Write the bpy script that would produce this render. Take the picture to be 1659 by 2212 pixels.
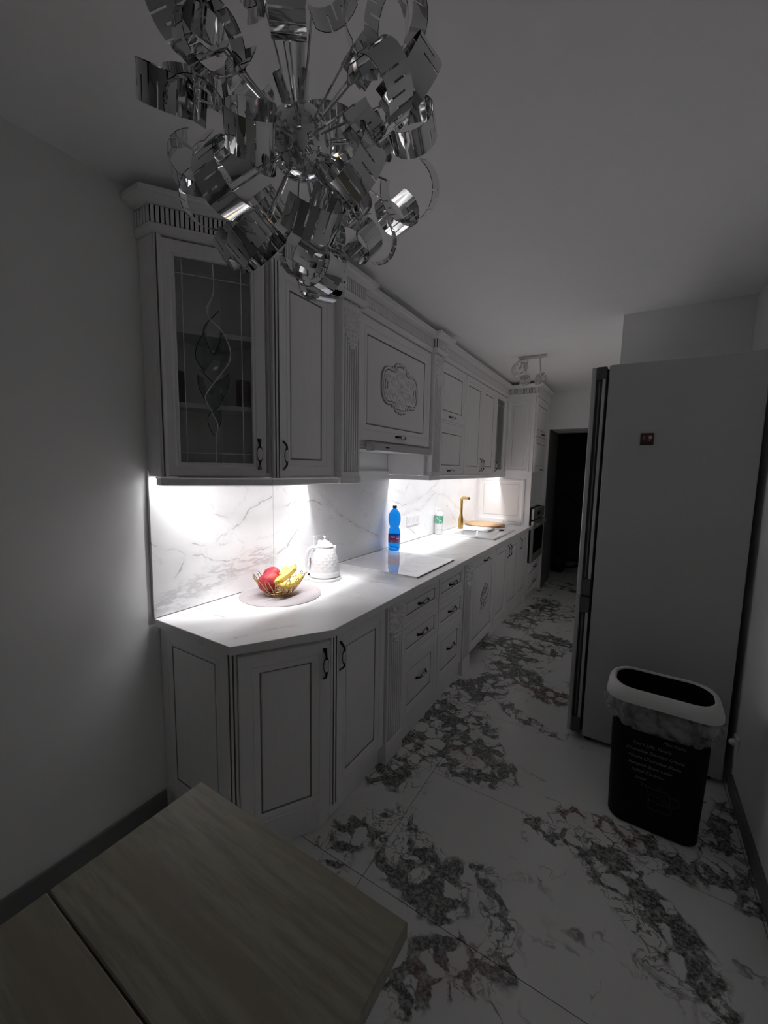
import bpy, bmesh, math, random
from mathutils import Vector, Matrix

for o in list(bpy.data.objects):
    bpy.data.objects.remove(o)
S = bpy.context.scene
COL = S.collection
R = math.radians

# ------------------------------------------------------------------ camera
cam_d = bpy.data.cameras.new('camera')
cam = bpy.data.objects.new('camera', cam_d)
COL.objects.link(cam)
S.camera = cam
cam_d.sensor_fit = 'HORIZONTAL'
cam_d.sensor_width = 36.0
cam_d.lens = 872.1 / 1659 * 36.0
cam_d.clip_start = 0.02
_r = Vector((0.85086, 0.52507, 0.01852))
_d = Vector((0.07278, -0.08289, -0.9939))
_f = Vector((-0.52033, 0.84701, -0.10874))
cam.matrix_world = Matrix(((_r.x, -_d.x, -_f.x, 1.575), (_r.y, -_d.y, -_f.y, 0.0),
                           (_r.z, -_d.z, -_f.z, 1.467), (0, 0, 0, 1)))

# ------------------------------------------------------------------ world, light, exposure
w = bpy.data.worlds.new('night')
S.world = w
w.use_nodes = True
w.node_tree.nodes['Background'].inputs[0].default_value = (0.6, 0.65, 0.7, 1)
w.node_tree.nodes['Background'].inputs[1].default_value = 0.002
S.view_settings.view_transform = 'Standard'
S.view_settings.look = 'None'
S.view_settings.exposure = 0.28
S.view_settings.gamma = 1.0
S.view_settings.use_curve_mapping = False
S.cycles.diffuse_bounces = 10
S.cycles.glossy_bounces = 5
S.cycles.max_bounces = 12
S.cycles.sample_clamp_indirect = 6.0
LED_POWER = 102.0          # radiance of the LED tapes under the wall cabinets, the only lamps switched on
LED_LENS = 1.95             # watts per metre leaving their lenses in a narrower downward beam
LED_COLOR = (1.0, 0.985, 1.0)

# ------------------------------------------------------------------ materials
MATS = {}


class NT:
    """tiny node helper"""
    def __init__(s, name):
        m = bpy.data.materials.new(name)
        m.use_nodes = True
        s.m = m
        s.t = m.node_tree
        s.b = s.t.nodes['Principled BSDF']
        s.out = s.t.nodes['Material Output']
        MATS[name] = m

    def n(s, typ, **kw):
        nd = s.t.nodes.new(typ)
        for k, v in kw.items():
            setattr(nd, k, v)
        return nd

    def l(s, a, b):
        s.t.links.new(a, b)

    def put(s, nd, i, v):
        if hasattr(v, 'is_linked') or hasattr(v, 'links'):
            s.l(v, nd.inputs[i])
        else:
            nd.inputs[i].default_value = v

    def math(s, op, a, b=0.0, c=0.0, clamp=False):
        nd = s.n('ShaderNodeMath', operation=op, use_clamp=clamp)
        s.put(nd, 0, a)
        s.put(nd, 1, b)
        s.put(nd, 2, c)
        return nd.outputs[0]

    def vm(s, op, a, b=None, scale=None, out=0):
        nd = s.n('ShaderNodeVectorMath', operation=op)
        s.put(nd, 0, a)
        if b is not None:
            s.put(nd, 1, b)
        if scale is not None:
            s.put(nd, 'Scale', scale)
        return nd.outputs['Value'] if op in ('LENGTH', 'DOT_PRODUCT', 'DISTANCE') else nd.outputs[0]

    def noise(s, vec, scale, detail=3, rough=.55, out='Fac'):
        nd = s.n('ShaderNodeTexNoise')
        s.put(nd, 'Vector', vec)
        nd.inputs['Scale'].default_value = scale
        nd.inputs['Detail'].default_value = detail
        nd.inputs['Roughness'].default_value = rough
        return nd.outputs[out]

    def ramp(s, fac, stops):
        nd = s.n('ShaderNodeValToRGB')
        s.l(fac, nd.inputs[0])
        el = nd.color_ramp.elements
        while len(el) < len(stops):
            el.new(.5)
        for e, (p, c) in zip(el, stops):
            e.position = p
            e.color = (c[0], c[1], c[2], 1) if hasattr(c, '__len__') else (c, c, c, 1)
        return nd.outputs[0]

    def mix(s, fac, a, b):
        nd = s.n('ShaderNodeMix', data_type='RGBA')
        s.put(nd, 0, fac)
        for i, v in ((6, a), (7, b)):
            if isinstance(v, (tuple, list)):
                v = (v[0], v[1], v[2], 1)
            s.put(nd, i, v)
        return nd.outputs[2]

    def sstep(s, v, a, b, lo=0.0, hi=1.0):
        nd = s.n('ShaderNodeMapRange', interpolation_type='SMOOTHSTEP')
        s.put(nd, 0, v)
        nd.inputs[1].default_value = a
        nd.inputs[2].default_value = b
        nd.inputs[3].default_value = lo
        nd.inputs[4].default_value = hi
        return nd.outputs[0]

    def bump(s, h, strength=.2, dist=.002):
        nd = s.n('ShaderNodeBump')
        nd.inputs['Strength'].default_value = strength
        nd.inputs['Distance'].default_value = dist
        s.l(h, nd.inputs['Height'])
        s.l(nd.outputs[0], s.b.inputs['Normal'])

    def set(s, **kw):
        for k, v in kw.items():
            s.put(s.b, {'color': 'Base Color', 'rough': 'Roughness', 'metal': 'Metallic', 'trans': 'Transmission Weight',
                        'ior': 'IOR', 'spec': 'Specular IOR Level', 'coat': 'Coat Weight', 'sss': 'Subsurface Weight'}[k], v)


def basic(name, col, rough=.5, metal=0.0, var=.06, scale=25.0, bump=0.0, **kw):
    k = NT(name)
    tc = k.n('ShaderNodeTexCoord').outputs['Object']
    f = k.noise(tc, scale, 4)
    c0 = tuple(max(0, c * (1 - var)) for c in col)
    c1 = tuple(min(1, c * (1 + var)) for c in col)
    k.set(color=k.mix(f, c0, c1), rough=rough, metal=metal, **kw)
    if bump:
        k.bump(k.noise(tc, scale * 6, 3), bump, .001)
    return k.m


def wood_paint():
    k = NT('white_woodgrain_paint')
    tc = k.n('ShaderNodeTexCoord').outputs['Object']
    mp = k.n('ShaderNodeMapping')
    k.l(tc, mp.inputs[0])
    mp.inputs['Scale'].default_value = (1, 1, .055)
    f = k.noise(mp.outputs[0], 190, 3, .6)
    g = k.noise(tc, 6, 2)
    fac = k.math('MULTIPLY', k.sstep(f, .42, .72), k.math('ADD', k.math('MULTIPLY', g, .5), .35))
    k.set(color=k.mix(fac, (.92, .915, .915), (.865, .86, .86)), rough=.42)
    k.bump(f, .25, .0006)
    return k.m


def seg_min(k, p, segs):
    """distance from the 2D point p to the nearest of the line segments"""
    out = None
    for (ax, ay, bx, by) in segs:
        a = (ax, ay, 0)
        ba = Vector((bx - ax, by - ay, 0))
        q = k.vm('SUBTRACT', p, a)
        h = k.math('ADD', k.vm('DOT_PRODUCT', q, tuple(ba / max(ba.length_squared, 1e-9))), 0, clamp=True)
        d = k.vm('LENGTH', k.vm('SUBTRACT', q, k.vm('SCALE', tuple(ba), scale=h)))
        out = d if out is None else k.math('MINIMUM', out, d)
    return out


def poly2seg(pl):
    return [(a[0], a[1], b[0], b[1]) for a, b in zip(pl, pl[1:])]


VEINS = [[(0.828, 1.158), (0.908, 1.125), (0.978, 1.087), (0.927, 1.007)],
         [(1.012, 1.08), (1.091, 1.058), (1.176, 1.027), (1.325, 1.047), (1.436, 1.052)],
         [(1.448, 0.996), (1.549, 1.034), (1.628, 1.119), (1.689, 1.148)],
         [(1.119, 1.128), (1.245, 1.196), (1.337, 1.268), (1.444, 1.316)],
         [(0.861, 1.347), (0.996, 1.292)], [(1.049, 1.283), (1.189, 1.219)],
         [(1.008, 1.139), (1.08, 1.105), (1.2, 1.122)],
         [(1.452, 1.263), (1.711, 1.281), (1.809, 1.249), (1.921, 1.235), (2.063, 1.149), (2.24, 1.057), (2.46, 0.968)],
         [(1.819, 1.315), (1.921, 1.235)],
         [(2.612, 1.352), (2.721, 1.283), (2.861, 1.271), (2.917, 1.352)],
         [(2.628, 1.228), (2.826, 1.172), (3.131, 1.206), (3.347, 1.279), (3.514, 1.347)],
         [(3.365, 1.264), (3.714, 1.197), (4.065, 1.054)],
         [(2.804, 1.099), (3.166, 1.122), (3.418, 1.233)], [(3.722, 1.111), (3.989, 0.927)], [(2.943, 0.982), (3.151, 0.874)]]
BAND = [[(0.827, 0.897), (0.978, 0.943), (1.114, 0.977), (1.254, 0.99), (1.439, 0.994)],
        [(0.95, 0.90), (1.16, 0.965), (1.36, 1.03)]]
TOPV = [[(0.032, 1.01), (0.135, 0.99), (0.216, 0.993)], [(0.415, 0.9), (0.45, 1.0), (0.52, 1.1)],
        [(0.02, 2.83), (0.242, 3.006), (0.525, 3.221)], [(0.25, 2.56), (0.471, 2.6), (0.639, 2.846)],
        [(0.18, 1.85), (0.42, 1.764), (0.626, 1.804)], [(.3, 3.0), (.5, 3.05), (.66, 3.2)]]


def marble(name, axes, veins, band, rough):
    k = NT(name)
    geo = k.n('ShaderNodeNewGeometry').outputs['Position']
    sep = k.n('ShaderNodeSeparateXYZ')
    k.l(geo, sep.inputs[0])
    cmb = k.n('ShaderNodeCombineXYZ')
    k.l(sep.outputs[axes[0]], cmb.inputs[0])
    k.l(sep.outputs[axes[1]], cmb.inputs[1])
    p = cmb.outputs[0]
    wv = k.vm('SCALE', k.vm('SUBTRACT', k.noise(geo, 9, 4, .6, 'Color'), (.5, .5, .5)), scale=.075)
    wv2 = k.vm('SCALE', k.vm('SUBTRACT', k.noise(geo, 40, 3, .6, 'Color'), (.5, .5, .5)), scale=.016)
    q = k.vm('MULTIPLY', k.vm('ADD', k.vm('ADD', p, wv), wv2), (1, 1, 0))
    segs = sum((poly2seg(v) for v in veins), [])
    d = seg_min(k, q, segs)
    thin = k.sstep(d, .0008, .0052, 1, 0)
    thin = k.math('MULTIPLY', thin, k.sstep(k.noise(geo, 13, 3), .38, .62, .08, .62))
    halo = k.sstep(d, .0, .035, .16, 0)
    fac = k.math('MAXIMUM', thin, k.math('MULTIPLY', halo, k.noise(geo, 6, 3)))
    if band:
        db = seg_min(k, q, sum((poly2seg(v) for v in band), []))
        sm = k.sstep(db, 0, .07, 1, 0)
        st = k.n('ShaderNodeMapping')
        k.l(geo, st.inputs[0])
        st.inputs['Rotation'].default_value = (R(-16), 0, 0)
        st.inputs['Scale'].default_value = (1, .28, 1)
        stn = k.noise(st.outputs[0], 26, 5, .65)
        ridge = k.sstep(k.math('ABSOLUTE', k.math('SUBTRACT', stn, .5)), .0, .09, 1, 0)
        fac = k.math('MAXIMUM', fac, k.math('MULTIPLY', sm, k.math('ADD', k.math('MULTIPLY', ridge, .40), .12)))
    # faint ridged veins everywhere
    r2 = k.math('ABSOLUTE', k.math('SUBTRACT', k.noise(q, 2.6, 5, .5), .5))
    fac = k.math('MAXIMUM', fac, k.sstep(r2, .0, .009, .12, 0))
    cloud = k.sstep(k.noise(geo, 3.5, 3), .4, .75, 0, .10)
    fac = k.math('ADD', fac, cloud, clamp=True)
    k.set(color=k.mix(fac, (.87, .87, .875), (.30, .295, .30)), rough=rough)
    return k.m


FLOORV = [(0.69, 1.10, 0.81, 1.35, .10), (0.84, 1.31, 1.06, 1.21, .13), (1.06, 1.25, 1.12, 1.14, .06),
          (1.07, 1.75, 0.82, 1.77, .08), (1.31, 1.67, 1.70, 1.61, .045), (1.58, 1.64, 1.79, 1.38, .11),
          (1.77, 1.50, 1.87, 1.34, .08), (1.12, 0.90, 1.31, 1.10, .10), (1.47, 1.74, 1.64, 1.80, .07),
          (1.73, 1.79, 1.85, 1.77, .10), (0.67, 1.60, 0.64, 2.09, .13), (0.55, 2.14, 0.80, 2.04, .13),
          (0.84, 1.78, 1.01, 2.01, .10), (0.90, 2.03, 1.13, 1.86, .09), (0.72, 2.41, 0.97, 2.87, .16), (.62, 2.3, .92, 2.22, .09),
          (0.82, 2.93, 1.06, 3.46, .16), (1.06, 2.74, 1.31, 2.74, .15), (0.64, 3.29, 1.03, 3.44, .17), (.98, 2.45, 1.25, 2.30, .06), (.9, 3.75, 1.4, 3.55, .12), (.98, 4.3, 1.3, 4.9, .16),
          (0.74, 3.85, 0.84, 4.73, .16), (2.08, 2.19, 1.98, 1.80, .12), (1.23, 1.31, 1.32, 1.17, .06)]


def floor_marble():
    k = NT('veined_floor_marble')
    geo = k.n('ShaderNodeNewGeometry').outputs['Position']
    w1 = k.vm('SCALE', k.vm('SUBTRACT', k.noise(geo, 4, 3, .6, 'Color'), (.5, .5, .5)), scale=.26)
    w2 = k.vm('SCALE', k.vm('SUBTRACT', k.noise(geo, 17, 2, .6, 'Color'), (.5, .5, .5)), scale=.07)
    q = k.vm('MULTIPLY', k.vm('ADD', k.vm('ADD', geo, w1), w2), (1, 1, 0))
    m = None
    for (ax, ay, bx, by, wd) in FLOORV:
        d = k.math('MULTIPLY', seg_min(k, q, [(ax, ay, bx, by)]), 1.0 / wd)
        m = d if m is None else k.math('MINIMUM', m, d)
    mask = k.sstep(m, .15, 1.35, 1, 0)
    sep = k.n('ShaderNodeSeparateXYZ')
    k.l(geo, sep.inputs[0])
    far = k.sstep(sep.outputs[1], 4.2, 5.2, 0, 1)
    gm = k.math('MULTIPLY', far, k.sstep(k.noise(geo, 1.6, 3), .5, .66, 0, 1))
    mask = k.math('MAXIMUM', mask, gm)
    # broken network: pale angular cells in a dark speckled matrix
    wf = k.vm('SCALE', k.vm('SUBTRACT', k.noise(geo, 22, 3, .7, 'Color'), (.5, .5, .5)), scale=.055)
    qv = k.vm('MULTIPLY', k.vm('ADD', geo, wf), (1, 1, 0))
    vo = k.n('ShaderNodeTexVoronoi', feature='DISTANCE_TO_EDGE')
    k.l(qv, vo.inputs['Vector'])
    vo.inputs['Scale'].default_value = 12
    thr = k.math('MULTIPLY', k.math('MULTIPLY', k.sstep(k.noise(geo, 5, 2, .6), .36, .66), mask), .34)
    v2 = k.sstep(k.math('SUBTRACT', vo.outputs['Distance'], thr), -.03, .035, 1, 0)
    n1 = k.math('ABSOLUTE', k.math('SUBTRACT', k.noise(q, 6, 4, .66), .5))
    v1 = k.sstep(n1, .0, .022, 1, 0)
    sp = k.sstep(k.noise(geo, 70, 3, .75),   .38, .58, .62, 1)
    net = k.math('MAXIMUM', k.math('MULTIPLY', v2, sp), k.math('MULTIPLY', v1, .8))
    dark = k.math('MULTIPLY', k.sstep(mask, .05, .5), net)
    dark = k.math('MULTIPLY', dark, k.sstep(k.noise(geo, 24, 3, .7), .28, .52, .45, 1.0))
    # thin hair veins between the clusters
    n2 = k.math('ABSOLUTE', k.math('SUBTRACT', k.noise(q, 2.2, 4, .55), .5))
    hair = k.math('MULTIPLY', k.sstep(n2, 0, .012, .75, 0), k.sstep(k.noise(geo, 7, 3), .45, .65, 0, 1))
    dark = k.math('MAXIMUM', dark, hair)
    # brown stains
    br = seg_min(k, q, [(1.06, 2.74, 1.31, 2.74), (1.48, 1.75, 1.62, 1.80), (.93, 1.86, 1.0, 1.88), (1.2, .96, 1.28, 1.0)])
    brm = k.sstep(br, .02, .10, 1, 0)
    olive = k.sstep(k.noise(geo, 2.3, 2), .45, .6, 0, 1)
    dcol = k.mix(olive, (.026, .027, .027), (.046, .046, .034))
    dcol = k.mix(k.math('MULTIPLY', brm, .85), dcol, (.11, .045, .030))
    base = k.mix(k.sstep(k.noise(geo, 2.0, 3), .4, .7, 0, .35), (.76, .76, .755), (.66, .655, .65))
    base = k.mix(k.math('MULTIPLY', brm, .2), base, (.55, .45, .40))
    k.set(color=k.mix(k.math('MULTIPLY', dark, .93), base, dcol), rough=.17)
    return k.m


def table_wood():
    k = NT('grey_oak_laminate')
    tc = k.n('ShaderNodeTexCoord').outputs['Object']
    mp = k.n('ShaderNodeMapping')
    k.l(tc, mp.inputs[0])
    mp.inputs['Scale'].default_value = (.09, 1, 1)
    f = k.noise(mp.outputs[0], 75, 5, .65)
    g = k.noise(mp.outputs[0], 13, 3, .55)
    c = k.mix(k.sstep(f, .35, .7), (.33, .315, .245), (.225, .21, .16))
    c = k.mix(k.sstep(g, .42, .64), c, (.25, .225, .175))
    k.set(color=c, rough=.45)
    k.bump(f, .12, .0006)
    return k.m


def thin_glass(name, tint, refl=1.0, rough=0.0):
    k = NT(name)
    tr = k.n('ShaderNodeBsdfTransparent')
    tr.inputs[0].default_value = (*tint, 1)
    gl = k.n('ShaderNodeBsdfGlossy')
    gl.inputs['Roughness'].default_value = rough
    fr = k.n('ShaderNodeFresnel')
    fr.inputs[0].default_value = 1.45
    tc = k.n('ShaderNodeTexCoord').outputs['Object']
    f = k.math('MULTIPLY', fr.outputs[0], k.math('ADD', k.math('MULTIPLY', k.noise(tc, 20, 2), .1), refl), clamp=True)
    mx = k.n('ShaderNodeMixShader')
    k.l(f, mx.inputs[0])
    k.l(tr.outputs[0], mx.inputs[1])
    k.l(gl.outputs[0], mx.inputs[2])
    k.l(mx.outputs[0], k.out.inputs[0])
    return k.m


def film():
    k = NT('clear_bin_liner_film')
    tr = k.n('ShaderNodeBsdfTransparent')
    tr.inputs[0].default_value = (.9, .9, .9, 1)
    tc = k.n('ShaderNodeTexCoord').outputs['Object']
    df = k.n('ShaderNodeBsdfTranslucent')
    df.inputs[0].default_value = (.8, .8, .8, 1)
    d2 = k.n('ShaderNodeBsdfDiffuse')
    d2.inputs[0].default_value = (.8, .8, .8, 1)
    gl = k.n('ShaderNodeBsdfGlossy')
    gl.inputs['Roughness'].default_value = .15
    a = k.n('ShaderNodeMixShader')
    k.l(df.outputs[0], a.inputs[1])
    k.l(d2.outputs[0], a.inputs[2])
    b = k.n('ShaderNodeMixShader')
    b.inputs[0].default_value = .3
    k.l(a.outputs[0], b.inputs[1])
    k.l(gl.outputs[0], b.inputs[2])
    c = k.n('ShaderNodeMixShader')
    k.l(k.sstep(k.noise(tc, 24, 3), .3, .75, .30, .72), c.inputs[0])
    k.l(tr.outputs[0], c.inputs[1])
    k.l(b.outputs[0], c.inputs[2])
    k.l(c.outputs[0], k.out.inputs[0])
    return k.m


def emit(name, col, power):
    k = NT(name)
    e = k.n('ShaderNodeEmission')
    e.inputs[0].default_value = (*col, 1)
    e.inputs[1].default_value = power
    k.l(e.outputs[0], k.out.inputs[0])
    return k.m


PAINT = wood_paint()
PATINA = basic('dark_groove_patina', (.26, .255, .25), .7, var=.15)
PATINA_SHADE = basic('grey_groove_patina_and_shade', (.30, .295, .29), .7, var=.12)  # groove patina; on the carved capitals it is painted shade
BLACKGAP = basic('dark_frieze_groove', (.010, .010, .010), .9, spec=.1)
WALL = basic('matt_white_wall_paint', (.86, .865, .86), .85, var=.03, scale=9, bump=.10)
CEIL = basic('matt_white_ceiling_paint', (.93, .93, .93), .9, var=.02, scale=9, bump=.06)
SLAB = marble('white_marble_splashback', (1, 2), VEINS, BAND, .28)
TOPM = marble('white_marble_worktop', (0, 1), TOPV, None, .33)
FLOORM = floor_marble()
GROUT = basic('dark_grout', (.10, .10, .10), .9)
TABLE = table_wood()
BASEB = basic('grey_baseboard', (.17, .172, .172), .55)
CHROME = basic('polished_chrome', (.78, .79, .80), .06, 1.0, var=.02)
DARKMETAL = basic('dark_antique_pewter', (.045, .043, .047), .38, .75, var=.25, scale=120)
CERAMIC = basic('white_ceramic', (.78, .78, .77), .22)
GLASS = thin_glass('cabinet_glass', (.96, .97, .97), .9)
GLASS2 = thin_glass('reeded_cabinet_glass', (.62, .68, .67), 1.6, .12)
BEVELG = thin_glass('smoked_bevel_glass', (.74, .77, .77), 2.2)
CAME = basic('grey_lead_came', (.72, .72, .72), .5, .1)
CAMED = basic('dark_lead_came', (.05, .05, .05), .5, .3)
GOLD = basic('brushed_brass', (.62, .40, .14), .28, 1.0, var=.08, scale=90)
WIRE = basic('gold_wire', (.60, .42, .22), .22, 1.0, var=.1, scale=120)
HOBW = basic('white_ceramic_hob_glass', (.84, .84, .87), .015, var=.02, spec=.8, coat=.6)
HOBE = basic('dark_hob_edge', (.10, .06, .07), .4)
HOBRING = basic('pale_grey_hob_print', (.60, .60, .64), .1)
WHITEP = basic('white_plastic', (.80, .80, .81), .28, var=.02)
SINKM = basic('white_composite_sink', (.74, .74, .74), .30, var=.04, scale=300)
STEEL = basic('grey_brushed_steel', (.50, .51, .51), .42, .25, var=.05, scale=60)
STEELD = basic('dark_recess_grey', (.055, .055, .058), .55)
BLACK = basic('black_rubber', (.012, .012, .012), .6)
BLACKGL = basic('black_glass', (.008, .008, .009), .08)
OVENST = basic('satin_oven_steel', (.45, .45, .44), .35, .5)
HOODST = basic('pale_grey_hood_metal', (.58, .58, .58), .4, .2)
BINB = basic('black_bin_plastic', (.004, .004, .004), .6, spec=.2)
BINW = basic('white_bin_plastic', (.62, .62, .61), .5, var=.03)
PRINT = basic('grey_printed_ink', (.20, .205, .205), .7)
FILM = film()
MATM = basic('pink_grey_woven_vinyl', (.42, .385, .395), .7, var=.16, scale=160, bump=.3)
BAMBOO = basic('bamboo_wood', (.50, .30, .155), .5, var=.14, scale=40)
def frosted():
    k = NT('frosted_clear_glass')
    tr = k.n('ShaderNodeBsdfTransparent')
    df = k.n('ShaderNodeBsdfDiffuse')
    df.inputs[0].default_value = (.7, .7, .7, 1)
    tc = k.n('ShaderNodeTexCoord').outputs['Object']
    mx = k.n('ShaderNodeMixShader')
    k.l(k.sstep(k.noise(tc, 40, 2), .3, .7, .30, .55), mx.inputs[0])
    k.l(tr.outputs[0], mx.inputs[1])
    k.l(df.outputs[0], mx.inputs[2])
    gl = k.n('ShaderNodeBsdfGlossy')
    gl.inputs['Roughness'].default_value = .05
    m2 = k.n('ShaderNodeMixShader')
    m2.inputs[0].default_value = .15
    k.l(mx.outputs[0], m2.inputs[1])
    k.l(gl.outputs[0], m2.inputs[2])
    k.l(m2.outputs[0], k.out.inputs[0])
    return k.m


CRYSTAL = frosted()
SATIN = basic('satin_white_metal', (.6, .6, .6), .4, .2)
VACUUM = basic('black_vacuum_plastic', (.010, .010, .010), .5)
DIGIT = basic('dark_display', (.012, .012, .012), .2)
MAGR = basic('dark_red_magnet', (.075, .012, .022), .5, var=.3, scale=60)
MAGW = basic('pale_magnet_print', (.5, .47, .5), .6)
LED = emit('lit_led_diffuser', LED_COLOR, LED_POWER)
LED2 = emit('lit_led_diffuser_far_tape', LED_COLOR, LED_POWER * .76)   # the longer tape drops some voltage
ALU = basic('aluminium_profile', (.6, .6, .6), .4, .8)


def peach_mat():
    k = NT('red_peach_skin')
    tc = k.n('ShaderNodeTexCoord').outputs['Object']
    f = k.noise(tc, 14, 3)
    k.set(color=k.mix(k.sstep(f, .45, .75), (.40, .022, .040), (.55, .10, .07)), rough=.55)
    return k.m


def banana_mat():
    k = NT('yellow_banana_peel')
    tc = k.n('ShaderNodeTexCoord').outputs['Object']
    f = k.noise(tc, 45, 3)
    k.set(color=k.mix(k.sstep(f, .58, .72, 0, .5), (.70, .52, .10), (.45, .30, .06)), rough=.5)
    return k.m


def bottle_mat():
    k = NT('blue_bottle_plastic')
    tc = k.n('ShaderNodeTexCoord').outputs['Object']
    f = k.noise(tc, 12, 2)
    k.set(color=k.mix(f, (.012, .33, 1.0), (.02, .38, 1.0)), rough=.06, trans=.72, ior=1.18)
    return k.m


def kit_label(name, stops):
    """printed sleeve: colour bands by height, with a blotchy print"""
    k = NT(name)
    geo = k.n('ShaderNodeTexCoord').outputs['Object']
    sep = k.n('ShaderNodeSeparateXYZ')
    k.l(geo, sep.inputs[0])
    z = k.math('ADD', sep.outputs[2], k.math('MULTIPLY', k.math('SUBTRACT', k.noise(geo, 60, 2), .5), .004))
    nd = k.n('ShaderNodeValToRGB')
    nd.color_ramp.interpolation = 'CONSTANT'
    k.l(k.math('MULTIPLY', z, 4.0), nd.inputs[0])
    el = nd.color_ramp.elements
    while len(el) < len(stops):
        el.new(.9)
    for e, (p, c) in zip(el, stops):
        e.position = p * 4.0
        e.color = (*c, 1)
    k.set(color=nd.outputs[0], rough=.35)
    return k.m, k, nd.outputs[0], geo


PEACH = peach_mat()
BANANA = banana_mat()
BTIP = basic('brown_banana_tip', (.30, .21, .05), .7)
BOTTLE = bottle_mat()
CAPM = basic('navy_cap_plastic', (.010, .010, .07), .4)
LABELB, _k, _c, _g = kit_label('bottle_label_print', [(0, (.10, .16, .45)), (.078, (.42, .02, .07)), (.105, (.03, .05, .45))])
LABELS, _k, _c, _g = kit_label('soap_label_print', [(0, (.75, .75, .76)), (.102, (.10, .34, .22)), (.172, (.05, .15, .11))])
_n = _k.sstep(_k.noise(_g, 75, 3), .48, .62, 0, 1)
_sep = _k.n('ShaderNodeSeparateXYZ')
_k.l(_g, _sep.inputs[0])
_in = _k.math('MULTIPLY', _k.sstep(_sep.outputs[2], .100, .106, 0, 1), _n)
_k.set(color=_k.mix(_in, _c, (.45, .72, .60)))

# ------------------------------------------------------------------ mesh helpers
ORG = {}


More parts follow.
